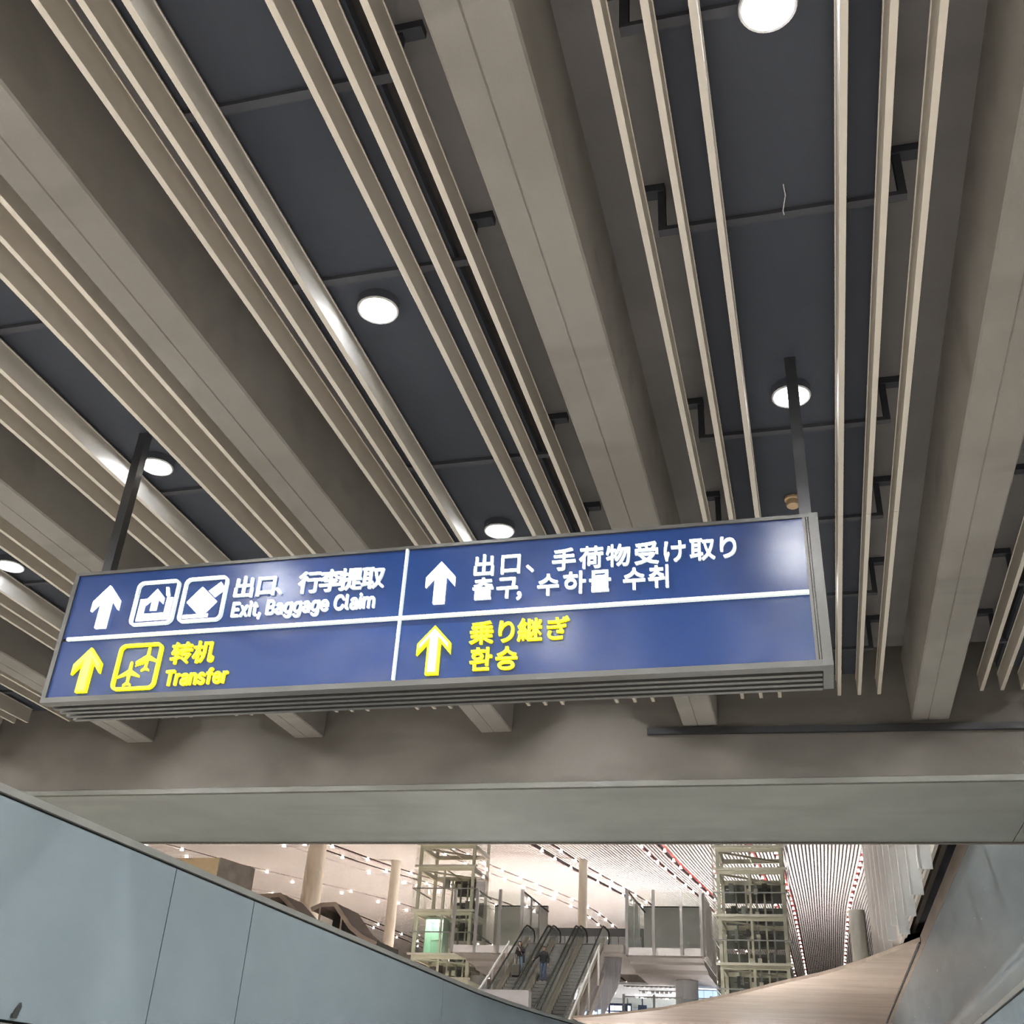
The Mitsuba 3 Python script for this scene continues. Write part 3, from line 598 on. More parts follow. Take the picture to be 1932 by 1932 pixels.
ys = np.concatenate([np.linspace(13.9, 66, 6), roof_y])
rv = np.vstack([np.c_[np.full(len(ys), x), ys, roof_z(ys) + dz] for x, dz in ((-98, 0.45), (9.5, 0.45), (9.5, 0.75), (-98, 0.75))])
n, rf = len(ys), []
for k in range(4):
    a, b = k * n, ((k + 1) % 4) * n
    for i in range(n - 1):
        rf += [[a + i, b + i + 1, a + i + 1], [a + i, b + i, b + i + 1]]
roof = obj('roof', trimesh.Trimesh(rv, rf, process=False), 'roof_back', kind='structure')
obj('wall_far', box(-98, 9.4, 202.2, 203, -1.6, 22.6), 'wall_paint', kind='structure')
obj('wall_left_002', box(-99, -98.2, 13.8, 203, -1.6, 22.6), 'wall_paint', kind='structure')
GAPS = [-53.8, -51.7, -41.3, -39.2, -37.4, -29.6, -27.7, -20.7, -19.25, -12.45, -11.0, -4.5, -2.60, 3.82]
GAPS += [-65.5, -63.4, -78.0, -75.6]
pitch = 0.272
u = 9.3
while u > -96:
    p = pitch if u > -54 else 2 * pitch
    if min(abs(u - g) for g in GAPS) > 0.215:
        obj('slat', ribbon(u, 0.165 if u > -54 else 0.34, 0.10, 0.0), 'roof_slat', roof)
    u -= p
rng, far_spots = random.Random(4), []
for gi, g in enumerate(GAPS):
    obj('red_beam', ribbon(g, 0.34, 0.14, 0.26), 'red_steel', roof)
    y = 79.0 + rng.uniform(0, 4)
    while y < 199:
        x, z = float(roof_x(g, y)), float(roof_z(y))
        cone = cyl((x, y, z + 0.10), (x, y, z - 0.16), 0.08, 6, 0.17)
        if y < 160:
            obj('spotlight', cone, 'spot_body', label='small bright spotlight in the red-lined slots of the slatted hall roof', category='spotlight',
                group='spotlights in the hall roof', light=emit((SPOT, SPOT * 0.92, SPOT * 0.8), 0))
        else:
            far_spots.append(cone)
        y += rng.choice([3.1, 3.5, 3.9] if g > -6 else [4.0, 4.6, 5.4] if g > -35 else [6.5, 7.6, 8.8])
obj('spotlight_rows', cat(*far_spots), 'spot_body', label='farthest rows of tiny spotlights at the distant end of the hall roof', category='spotlights', kind='stuff', light=emit((SPOT, SPOT * 0.92, SPOT * 0.8), 0))

# uplights standing on the hall floor, out of sight below the soffit
for x, y, r, s in ((-4, 78, 2.6, 1.2), (-14, 94, 2.8, 1.2), (-2, 104, 2.8, 1.3), (-24, 96, 2.8, 0.9), (-14, 122, 3.0, 1.1), (-36, 110, 2.8, 0.7), (-9.5, 58, 1.3, 1.3), (-52, 124, 3.0, 0.55), (-30, 78, 2.0, 0.6), (-8, 30, 1.5, 0.8), (-14, 42, 1.5, 1.3), (-3, 36, 1.2, 0.9), (-37, 50, 1.4, 3.4), (-45, 68, 1.4, 2.6)):
    t = thing('uplight', 'large round floor uplight of the hall, hidden below the edge of the picture', 'uplight', 'uplights on the hall floor')
    obj('drum', lathe([(r + 0.1, -1.595), (r + 0.1, -1.0), (r, -0.98), (r, -1.05)], (x, y), 28), 'black_steel', t)
    d = lathe([(r, -1.02), (r * 0.5, -1.02), (0.002, -1.02)], (x, y), 24)
    if d.face_normals[:, 2].mean() < 0:
        d.invert()
    warm = 1.0 if x > -20 else 0.8
    obj('lens', d, 'lamp_glass', t, light=emit((FLOOD * s, FLOOD * s * 0.95 * warm, FLOOD * s * 0.92 * warm * warm)))


# round pendant lamps of the hall, above the picture's view past the girder
for x, y, z, r, s in ((-3, 15.6, 9.2, 0.9, 1.3), (-9, 15.6, 9.6, 0.9, 0.9), (-3, 33, 12.5, 1.0, 1.1), (-0.3, 38.5, 12.4, 0.9, 1.5), (-22, 44, 13.5, 1.2, 1.0), (-12, 44, 13.5, 1.2, 1.0), (-3, 46, 14, 1.2, 0.9), (-17, 54, 15.2, 1.2, 0.8), (-8, 54, 15.2, 1.2, 0.8), (-34, 50, 14.5, 1.2, 1.0)):
    t = thing('pendant_lamp', 'large round pendant lamp under the hall roof, above the edge of the view', 'pendant lamp', 'pendant lamps of the hall')
    obj('shade', lathe([(r + 0.03, z - 0.03), (r + 0.05, z + 0.05), (r * 0.5, z + 0.25), (0.05, z + 0.30), (0.02, float(roof_z(y)) + 0.44)], (x, y), 28), 'lamp_ring', t)
    d = lathe([(r, z), (r * 0.5, z), (0.002, z)], (x, y), 24)
    if d.face_normals[:, 2].mean() > 0:
        d.invert()
    obj('diffuser', d, 'lamp_glass', t, light=emit((PENDANT * s * 0.92, PENDANT * s, PENDANT * s * 0.98) if y < 20 else (PENDANT * s, PENDANT * s * 0.97, PENDANT * s * 0.93)))


# ---------------------------------------------------------------- columns
def column(x, y, r0, r1, z0, z1, m, label, zc=None):
    t = thing('column', label, 'column')
    prof = [(0.001, z0), (r0, z0), (r0 * 0.75 + r1 * 0.25, z0 + (z1 - z0) * 0.25), (r0 * 0.5 + r1 * 0.5, (z0 + z1) / 2), (r1, z1), (0.001, z1)]
    if zc:
        f = (zc - z0) / (z1 - z0)
        rc = r0 + (r1 - r0) * f
        obj('shaft', lathe([(0.001, z0), (r0, z0), (rc, zc - 0.012), (rc - 0.02, zc - 0.01), (rc - 0.02, zc)], (x, y), 40), m, t, smooth=40)
        obj('shaft', lathe([(rc - 0.02, zc), (rc, zc + 0.01), (r1, z1), (0.001, z1)], (x, y), 40), m, t, smooth=40)
    else:
        obj('shaft', lathe(prof, (x, y), 40), m, t, smooth=40)


column(-38.15, 80, 1.05, 0.72, -1.6, float(roof_z(80)) - 0.02, 'column_white', 'tall tapering white column standing before the slatted roof on the left', 16.6)
column(-35.2, 90, 0.56, 0.42, -1.6, float(roof_z(90)) - 0.02, 'column_white', 'slender tan column seen left of the left lift tower')
column(-18.5, 90, 0.42, 0.36, -1.6, float(roof_z(90)) - 0.02, 'column_white', 'slender pale column behind the tops of the escalators')
column(-20.9, 69.5, 0.57, 0.57, -1.6, 8.03, 'column_grey', 'short thick grey column under the left gallery')
column(-7.85, 69.5, 0.67, 0.67, -1.6, 8.03, 'column_grey', 'short thick grey column under the right gallery')
column(1.50, 45, 0.31, 0.31, 4.52, 7.85, 'column_white', 'short cream column just left of the hanging white planks')


# ---------------------------------------------------------------- glass lift towers
def tower(label, x0, x1, y0, y1, z_levels, z_top, mid, car=None):
    t = thing('lift_tower', label, 'lift tower')
    w = 0.09
    xs, yy = (x0 + 0.30, x1 - 0.30), (y0 + 0.25, y1 - 0.25)
    for x in xs:
        for y in yy:
            obj('post', box(x - w, x + w, y - w, y + w, -1.6, z_top), 'tower_paint', t)
    obj('mullion', box(mid - 0.06, mid + 0.06, yy[0] - 0.06, yy[0] + 0.06, -1.6, z_levels[-2][0]), 'tower_paint', t)
    for z, big in z_levels:
        if big:
            b = [box(x0, x1, y0 - 0.02, y0 + 0.14, z - 0.02, z + 0.10), box(xs[0], xs[1], yy[0] - 0.08, yy[0] + 0.08, z - 0.22, z - 0.02), box(xs[0], xs[1], yy[1] - 0.08, yy[1] + 0.08, z - 0.25, z)]
            b += [box(x - 0.08, x + 0.08, yy[0], yy[1], z - 0.25, z) for x in xs]
            obj('ring_beam', cat(*b), 'tower_paint', t)
            obj('brace', cat(*[cyl((xs[0], yy[0], z - 0.2), (xs[1], yy[1], z - 0.2), 0.06, 6), cyl(((xs[0] + xs[1]) / 2, yy[0], z - 0.16), ((xs[0] + xs[1]) / 2, yy[1], z - 0.16), 0.06, 6)]), 'tower_paint', t)
        else:
            obj('rail', cat(box(x0, x1, y0 - 0.03, y0 + 0.03, z - 0.035, z + 0.035), box(x0 - 0.03, x0 + 0.03, y0, y1, z - 0.035, z + 0.035), box(x1 - 0.03, x1 + 0.03, y0, y1, z - 0.035, z + 0.035)), 'tower_grey', t)
    zs = [-1.6] + [z for z, b in z_levels] + [z_top]
    for a, b in zip(zs, zs[1:]):
        if b < 3:
            continue
        obj('pane', box(x0 + 0.02, x1 - 0.02, y0 - 0.004, y0, a + 0.02, b - 0.02), 'glass_green', t)
        obj('pane', box(x0 - 0.004, x0, y0 + 0.02, y1 - 0.02, a + 0.02, b - 0.02), 'glass_green', t)
        obj('pane', box(x1, x1 + 0.004, y0 + 0.02, y1 - 0.02, a + 0.02, b - 0.02), 'glass_green', t)
    # the shaft's back: dark guide frames, rails and machinery
    yb = yy[1] - 0.35
    for k, f in enumerate((0.22, 0.38, 0.55, 0.68, 0.80)):
        x = xs[0] + (xs[1] - xs[0]) * f
        obj('guide_rail', box(x - 0.05, x + 0.05, yb - 0.05, yb + 0.05, -1.6, z_levels[-2][0] - 0.3), 'tower_paint' if k % 2 else 'tower_grey', t)
    r2 = random.Random(int(x1 * 10) + 400)
    for z, b in z_levels[:-1]:
        obj('landing_wall', box(xs[0] + (xs[1] - xs[0]) * (0.38 if car else 0.03), xs[1] - 0.1, yy[1] + 0.04, yy[1] + 0.10, z - 1.24, z - 0.26), 'tower_back', t)
        obj('landing_door', box(xs[0] + (xs[1] - xs[0]) * 0.52, xs[0] + (xs[1] - xs[0]) * 0.80, yy[1] - 0.02, yy[1] + 0.035, z - 1.1, z - 0.42), 'tower_dark', t)
        for s in (-1, 1):
            obj('rail_clip', box(mid + s * 0.20 - 0.11, mid + s * 0.20 + 0.11, yb - 0.25, yb - 0.15, z - 0.85, z - 0.55), 'tower_paint', t)
        for q in range(2):
            x = r2.uniform(xs[0] + 0.3, xs[1] - 0.5)
            obj('machinery', cat(box(x, x + r2.uniform(0.15, 0.4), yb - 0.5, yb - 0.2, z - r2.uniform(0.7, 1.0), z - 0.3), box(x - 0.2, x + 0.4, yb - 0.35, yb - 0.3, z - 0.62, z - 0.57)), 'tower_grey' if q else 'tower_dark', t)
    if car:
        cx0, cx1, cz0, cz1 = car
        c = obj('lift_car', cat(box(cx0, cx1, y0 + 1.9, y0 + 1.95, cz0, cz1), box(cx0, cx1, y0 + 0.7, y0 + 1.95, cz0 - 0.1, cz0), box(cx0 - 0.03, cx0, y0 + 0.7, y0 + 1.95, cz0, cz1), box(cx1, cx1 + 0.03, y0 + 0.7, y0 + 1.95, cz0, cz1), box(cx0, cx1, y0 + 0.7, y0 + 1.95, cz1, cz1 + 0.12)), 'car_green', t)
        obj('car_light', box(cx0 + 0.1, cx1 - 0.1, y0 + 0.85, y0 + 1.8, cz1 - 0.03, cz1 - 0.005), 'lamp_glass', c, light=emit((4.2, 4.9, 4.4)))
        obj('handrail', box(cx0 + 0.02, cx1 - 0.02, y0 + 1.84, y0 + 1.88, cz0 + 0.9, cz0 + 0.96), 'steel', c)
    return t


tower('glass lift tower with pale green frame and lit green car, left of the escalators', -24.52, -20.37, 66.0, 69.6,
      [(2.4, True), (4.95, True), (6.20, False), (7.46, True), (8.80, True), (10.10, False), (11.34, True), (12.68, False), (14.03, True), (15.4, True)], 17.2, -22.55, (-23.7, -22.56, 8.95, 10.95))
tower('glass lift tower with yellow green frame and dark machinery, right of the gallery', -5.42, -1.36, 62.0, 65.4,
      [(3.2, True), (4.4, False), (5.6, True), (6.83, False), (8.04, True), (9.26, False), (10.50, True), (11.72, False), (12.96, True), (14.17, True)], 16.4, -3.42)


# ---------------------------------------------------------------- galleries with tall glass screens
def gallery(label, posts, x_out, side_ret, ret_end):
    t = thing('glass_gallery', label, 'gallery')
    yf, zf = 63.5, 9.0
    x0, x1 = posts[0], posts[-1]
    xr = max(x0, -20.2)
    obj('slab', cat(box(x0, x1, yf + 0.06, 65.8, 8.62, zf), box(xr, x1, 65.8, 72.0, 8.62, zf)), 'gallery_soffit', t)
    obj('soffit', ext_x([(yf + 0.10, 8.615), (yf + 0.12, 8.52), (64.4, 8.40), (64.5, 8.28), (66.2, 8.22), (66.6, 8.05), (72.0, 8.05), (72.0, 8.615)], xr, x1), 'gallery_soffit', t)
    for a, b in zip(posts, posts[1:]):
        obj('fascia', box(a + 0.012, b - 0.012, yf, yf + 0.055, 8.62, zf + 0.03), 'gallery_white', t)
        obj('pane', box(a + 0.09, b - 0.09, yf + 0.02, yf + 0.032, zf + 0.04, 12.02), 'glass_clear', t)
    for x in posts:
        obj('post', cat(box(x - 0.085, x + 0.085, yf - 0.16, yf - 0.005, 8.62, 12.12)), 'steel', t)
    s = ret_end
    obj('back_wall', box(xr, x1, 70.0, 70.1, zf, 12.32), 'gallery_grey', t)
    obj('top_rail', box(xr, x1, 69.96, 70.14, 12.32, 12.38), 'black_steel', t)
    ys = (63.6, 65.5, 67.5)
    for a, b in zip(ys, ys[1:]):
        obj('pane', box(s - 0.006, s + 0.006, a + 0.05, b - 0.05, zf + 0.04, 11.98), 'glass_clear', t)
        obj('post', box(s - 0.05, s + 0.05, b - 0.05, b + 0.05, zf, 12.0), 'steel', t)
    obj('top_rail', box(s - 0.03, s + 0.03, 63.6, 70.0, 11.98, 12.06), 'rubber', t)
    return t


gl = gallery('left gallery beside the escalators with white fascia and tall glass panes', [-20.80, -19.42, -18.0, -16.66], -20.8, 1, -16.62)
gr = gallery('right gallery between escalators and right lift tower, with white fascia and glass panes', [-10.45, -8.93, -7.37, -6.26], -6.26, -1, -10.38)
for k in range(6):
    y = 63.75 + 0.62 * k
    obj('side_fin', box(-6.22, -6.06, y - 0.06, y + 0.06, 8.55, 12.0), 'gallery_white', gr)
obj('side_fascia', box(-6.24, -6.20, 63.55, 72.0, 8.50, 9.03), 'gallery_white', gr)
ld = thing('landing', 'landing floor and grey parapet at the top of the escalators', 'landing')
obj('slab', box(-16.54, -10.56, 62.75, 72.0, 8.62, 9.05), 'gallery_soffit', ld)
obj('fascia', box(-11.45, -10.55, 63.44, 63.49, 8.62, 9.03), 'gallery_white', ld)
obj('parapet', cat(box(-16.5, -10.5, 70.0, 70.2, 10.58, 11.05), box(-16.5, -10.5, 70.05, 70.2, 9.05, 10.58)), 'band_grey', ld)
for k in range(12):
    x = -16.45 + 0.49 * k
    obj('panel', box(x, x + 0.44, 69.98, 70.04, 9.08, 10.56), 'gallery_white', ld)

# ---------------------------------------------------------------- escalators
TAN = math.tan(math.radians(30))


def tread(y):
    return 6.53 + TAN * (y - 58.06)


def slope(x0, x1, ya, yb, lo, hi):
    return hexa([(x0, ya, tread(ya) + lo), (x1, ya, tread(ya) + lo), (x1, yb, tread(yb) + lo), (x0, yb, tread(yb) + lo), (x0, ya, tread(ya) + hi), (x1, ya, tread(ya) + hi), (x1, yb, tread(yb) + hi), (x0, yb, tread(yb) + hi)])


RY0, RY1 = 50.4, 62.2


def escalator(label, xa, xb, y0):
    t = thing('escalator', label, 'escalator', 'escalators side by side')
    k = -22
    while 58.06 + 0.3464 * k < 62.5:
        y, z = 58.06 + 0.3464 * k, 6.53 + 0.2 * k
        if y > y0 + 0.3:
            st = obj('step', ext_x([(y - 0.18, z - 0.2), (y - 0.19, z - 0.012), (y - 0.18, z), (y + 0.20, z), (y + 0.20, z - 0.2)], xa + 0.17, xb - 0.17), 'rubber', t)
            obj('riser', box(xa + 0.20, xb - 0.20, y - 0.196, y - 0.178, z - 0.150, z - 0.004), 'step_metal', st)
        k += 1
    for x, s in ((xa, 1), (xb, -1)):
        b = obj('balustrade', slope(x - 0.008, x + 0.008, y0, RY1, 0.24, 0.93), 'glass_clear', t)
        obj('deck', slope(min(x - 0.08 * s, x + 0.14 * s), max(x - 0.08 * s, x + 0.14 * s), y0, 62.6, 0.12, 0.24), 'warm_steel', t)
        obj('skirt', slope(min(x + 0.14 * s, x + 0.165 * s), max(x + 0.14 * s, x + 0.165 * s), y0, 62.5, -0.25, 0.16), 'warm_steel', t)
        zt = tread(RY1) + 0.99
        pts = [(x, y0, tread(y0) + 0.99), (x, 56.0, tread(56.0) + 0.99), (x, RY1 - 0.5, tread(RY1 - 0.5) + 0.99), (x, RY1 - 0.15, tread(RY1 - 0.15) + 0.985), (x, RY1 + 0.25, zt + 0.06), (x, RY1 + 0.7, zt + 0.08), (x, RY1 + 1.6, zt + 0.07), (x, RY1 + 1.95, zt - 0.03), (x, RY1 + 2.1, zt - 0.28), (x, RY1 + 2.05, zt - 0.55), (x, RY1 + 1.8, zt - 0.72)]
        obj('handrail', tube(pts, 0.045, 8), 'rubber', t)
        obj('balustrade', hexa([(x - .008, RY1, zt - 0.62), (x + .008, RY1, zt - 0.62), (x + .008, RY1 + 2.0, zt - 0.62), (x - .008, RY1 + 2.0, zt - 0.62), (x - .008, RY1, zt - 0.05), (x + .008, RY1, zt - 0.05), (x + .008, RY1 + 2.0, zt - 0.02), (x - .008, RY1 + 2.0, zt - 0.02)]), 'glass_clear', t)
    obj('truss', slope(xa - 0.02, xb + 0.02, y0, 62.6, -1.1, -0.27), 'gallery_soffit', t)
    obj('comb_plate', box(xa + 0.1, xb - 0.1, 62.45, 62.74, 9.02, 9.055), 'steel', t)
    return t


e1 = escalator('left escalator carrying a person with a suitcase', -16.05, -14.77, 50.9)
e2 = escalator('middle escalator carrying a person in a black sweater', -14.50, -13.18, 50.4)
e3 = escalator('right escalator with empty steps', -12.93, -11.63, 50.4)
for x, lab, off in ((-16.45, 'pale handrail on posts along the outer side of the left escalator', 1.0), (-11.36, 'pale handrail on posts along the outer side of the right escalator', 0.95)):
    t = thing('side_rail', lab, 'handrail')
    obj('rail', tube([(x, 51.0, tread(51.0) + off), (x, 60.2, tread(60.2) + off)], 0.06, 8), 'gallery_white', t)
    for y in (52.2, 54.7, 57.2, 59.7):
        obj('post', box(x - 0.045, x + 0.045, y - 0.045, y + 0.045, tread(y) - 0.9, tread(y) + off), 'gallery_white', t)
    obj('sloping_base', slope(x - 0.07, x + 0.07, 50.8, 61.0, -1.3, -0.9), 'gallery_soffit', t)
obj('end_wall', cat(box(-14.85, -12.55, 49.6, 49.72, -1.6, 5.215), box(-12.66, -12.55, 49.58, 50.1, -1.6, 5.20)), 'lilac_panel', label='plain pale lilac wall panel in front of the foot of the left escalator', category='wall panel')

rw = thing('ribbed_wall', 'grey ribbed metal wall beside the right escalator, lit blue at its foot', 'wall')
ribs = Polygon([(-13.4, 8.58), (-10.9, 8.58), (-11.0, 7.5), (-11.15, 7.0), (-12.0, 5.4), (-12.4, 4.6), (-13.4, 4.6)])
obj('sheet', ext_y(ribs, 64.30, 64.40), 'rib_grey', rw)
for k in range(12):
    x = -13.3 + 0.2 * k
    seg = ribs.intersection(sbox(x - 0.05, 0, x + 0.05, 12))
    if not seg.is_empty:
        obj('rib', ext_y(seg, 64.22, 64.30), 'rib_grey', rw)
for k in range(7):
    x = -13.35 + 0.19 * k
    obj('light_panel', box(x, x + (0.13 if k % 2 else 0.16), 64.1, 64.2, 4.3, 5.85 - 0.06 * (k % 3)), 'panel_lit', rw, light=emit([(0.35, 0.55, 1.0), (0.8, 0.95, 1.15), (0.5, 0.7, 1.05)][k % 3], 0))

# ---------------------------------------------------------------- what shows under the right gallery
lc = thing('lower_ceiling', 'grey lower ceiling with dark slotted openings seen under the right gallery', 'ceiling')
obj('sheet', cat(box(-24.0, -10.9, 72.1, 86.0, 8.06, 8.2), box(-10.9, -6.0, 72.1, 86.0, 8.06, 8.2)), 'column_grey', lc)
for k, (xa, xb, ya, yb) in enumerate(((-12.2, -8.7, 72.6, 73.1), (-11.6, -8.8, 75.0, 76.2), (-12.4, -8.6, 78.6, 79.2))):
    obj('slot', box(xa, xb, ya, yb, 8.03, 8.055), 'tower_dark', lc)
    for q in range(int((xb - xa) / 0.3)):
        obj('slat', hexa([(xa + 0.3 * q + dx, y, z) for z in (7.98, 8.03) for dx, y in ((0.1, ya), (0.2, ya), (0.05, yb), (-0.05, yb))]), 'gallery_white', lc)
for x, y in ((-11.0, 75.5), (-9.4, 75.6), (-12.2, 78.0), (-11.9, 78.5), (-10.3, 79.0), (-13.4, 76.0)):
    obj('small_downlight', cat(cyl((x, y, 8.03), (x, y, 7.93), 0.11, 12, 0.13)), 'spot_body', label='small white downlight under the right gallery, in the grey lower ceiling', category='downlight', group='small downlights under the right gallery', light=emit((5, 5, 5), 0))
obj('wall_far_001', box(-26, -5.6, 86.1, 86.4, -1.6, 8.06), 'pale_blue', kind='structure')
t = thing('departure_board', 'white lit display board with two rows of panels under the right gallery', 'display board')
obj('case', box(-15.2, -12.9, 80.0, 80.2, 6.78, 7.72), 'screen_navy', t)
obj('hanger', cat(*[box(x, x + 0.06, 80.05, 80.11, 7.72, 8.06) for x in (-14.9, -13.2)]), 'tower_grey', t)
for r, z in enumerate((7.02, 7.42)):
    for x, w in ((-14.72, 0.42), (-14.22, 0.30), (-13.80, 0.50), (-13.05, 0.20)):
        obj('screen', box(x - w / 2, x + w / 2, 79.97, 79.998, z - 0.16, z + 0.16), 'screen_lit', t, light=emit((1.5, 1.6, 1.7), 0))
obj('blank_screen', cat(box(-12.30, -11.72, 79.2, 79.3, 7.02, 7.58), box(-12.05, -11.98, 79.22, 79.28, 7.58, 8.06)), 'screen_navy', label='dark blue blank screen right of the white display board', category='screen')
t = thing('glass_railing', 'glass railing with steel posts along the edge of the beige soffit slab', 'railing')
px = (-8.90, -7.50, -6.22, -4.92)
for x in px:
    obj('post', box(x - 0.05, x + 0.05, 53.0, 53.1, 4.50, 5.52), 'steel', t)
for a, b in zip(px, px[1:]):
    obj('pane', box(a + 0.06, b - 0.06, 53.04, 53.052, 4.52, 5.40), 'glass_clear', t)
    obj('rail', box(a + 0.05, b - 0.05, 53.03, 53.06, 5.40, 5.44), 'steel', t)
t = thing('light_wall', 'bright pale blue backlit glass wall left of the foot of the right lift tower', 'glass wall')
obj('frame', cat(box(-7.75, -6.0, 72.95, 73.1, 2.0, 7.95)), 'pale_blue', t)
for k in range(3):
    obj('pane', box(-7.72 + 0.55 * k, -7.22 + 0.55 * k, 72.90, 72.95, 2.1 + 0.0 * k, 7.9), 'panel_lit', t, light=emit((0.55, 0.75, 1.05), 0))
obj('under_wall', box(-24.4, -16.9, 71.4, 71.6, -1.6, 8.04), 'gallery_soffit', label='dim brown grey wall under the left gallery', category='wall')

# ---------------------------------------------------------------- roofs and kiosk left of the tower
def canopy(label, pts, y0, y1):
    t = thing('dark_canopy', label, 'canopy')
    top = LineString(pts)
    obj('shell', ext_y(top.buffer(0.10, cap_style=2), y0, y1), 'canopy_dark', t)
    rim = LineString(pts).buffer(0.14, cap_style=2)
    obj('rim', ext_y(rim, y0 - 0.06, y0), 'stone_grey', t)
    zb = min(p[1] for p in pts)
    obj('back', ext_y(Polygon([(p[0], p[1] - 0.10) for p in pts] + [(pts[-1][0], -1.6), (pts[0][0], -1.6)]), y1 - 0.3, y1), 'tower_dark', t)
    xs = [p[0] for p in pts]
    for f in (0.12, 0.45, 0.72):
        x = xs[0] + (xs[-1] - xs[0]) * f
        z = float(np.interp(x, xs, [p[1] for p in pts])) - 0.12
        obj('mullion', box(x - 0.05, x + 0.05, y0 + 0.05, y0 + 0.15, z - 5.5, z), 'stone_grey', t)
    obj('crossbar', box(xs[0] + 0.3, xs[0] + (xs[-1] - xs[0]) * 0.45, y0 + 0.06, y0 + 0.14, zb + 0.55, zb + 0.65), 'stone_grey', t)
    obj('leg', cat(*[box(x - 0.08, x + 0.08, y0 + 0.05, y1 - 0.1, -1.6, zb + 0.2) for x in (xs[0], xs[-1])]), 'tower_dark', t)


canopy('dark curved canopy roof right of the white column', [(-33.2, 12.05), (-32.5, 12.35), (-31.5, 12.40), (-30.9, 11.72), (-30.2, 10.95), (-29.3, 10.35), (-28.2, 9.9)], 70, 74)
canopy('dark peaked canopy roof left of the white column', [(-39.6, 12.6), (-38.0, 13.05), (-36.2, 13.18), (-35.6, 12.7), (-34.9, 12.1), (-33.9, 11.5)], 71, 74.5)
t = thing('kiosk', 'ochre and grey box above the blue panels at the left, before the slatted roof', 'kiosk')
obj('body', box(-39.4, -35.05, 60.0, 63.0, -1.6, 13.3), 'ochre', t)
obj('side_panel', hexa([(-35.04, 60.0, -1.6), (-34.96, 60.0, -1.6), (-34.96, 64.5, -1.6), (-35.04, 64.5, -1.6), (-35.04, 60.0, 13.32), (-34.96, 60.0, 13.32), (-34.96, 64.5, 13.6), (-35.04, 64.5, 13.6)]), 'stone_grey', t)
obj('sign_slot', box(-38.0, -36.3, 59.96, 60.0, 12.45, 12.55), 'tower_dark', t)

# ---------------------------------------------------------------- the two travellers on the escalators
def bones(chains, refine=0.02, smooth=6):
    parts = []
    for a, ra, b, rb in chains:
        s0 = m3.Manifold.sphere(ra, 16).translate(list(a))
        s1 = m3.Manifold.sphere(rb, 16).translate(list(b))
        parts.append(m3.Manifold.batch_hull([s0, s1]))
    whole = parts[0]
    for part in parts[1:]:
        whole = whole + part
    mm = whole.to_mesh()
    v, f = trimesh.remesh.subdivide_to_size(mm.vert_properties[:, :3], mm.tri_verts, refine * 2)
    t = trimesh.Trimesh(v, f, process=True)
    if smooth:
        trimesh.smoothing.filter_taubin(t, iterations=smooth)
    return t


def hand(w, d, side, up):          # wrist, direction of the fingers, direction of the thumb, back of the hand
    w, d, side, up = (np.array(v, float) for v in (w, d, side, up))
    c = [(w, 0.026, w + d * 0.05, 0.028), (w + d * 0.02, 0.026, w + d * 0.085 + side * 0.02, 0.018), (w + d * 0.02, 0.026, w + d * 0.08 - side * 0.024, 0.016)]
    for k, L in enumerate((0.036, 0.042, 0.039, 0.031)):
        r0 = w + d * 0.088 + side * (0.030 - 0.020 * k)
        r1 = r0 + d * L * 0.7 - up * 0.012
        r2 = r1 + d * L * 0.45 - up * 0.030
        c += [(r0, 0.0095, r1, 0.009), (r1, 0.009, r2, 0.008)]
    t0 = w + d * 0.03 + side * 0.03
    t1 = t0 + d * 0.035 + side * 0.03 - up * 0.01
    c += [(t0, 0.012, t1, 0.010), (t1, 0.010, t1 + d * 0.03 - up * 0.012, 0.009)]
    return c


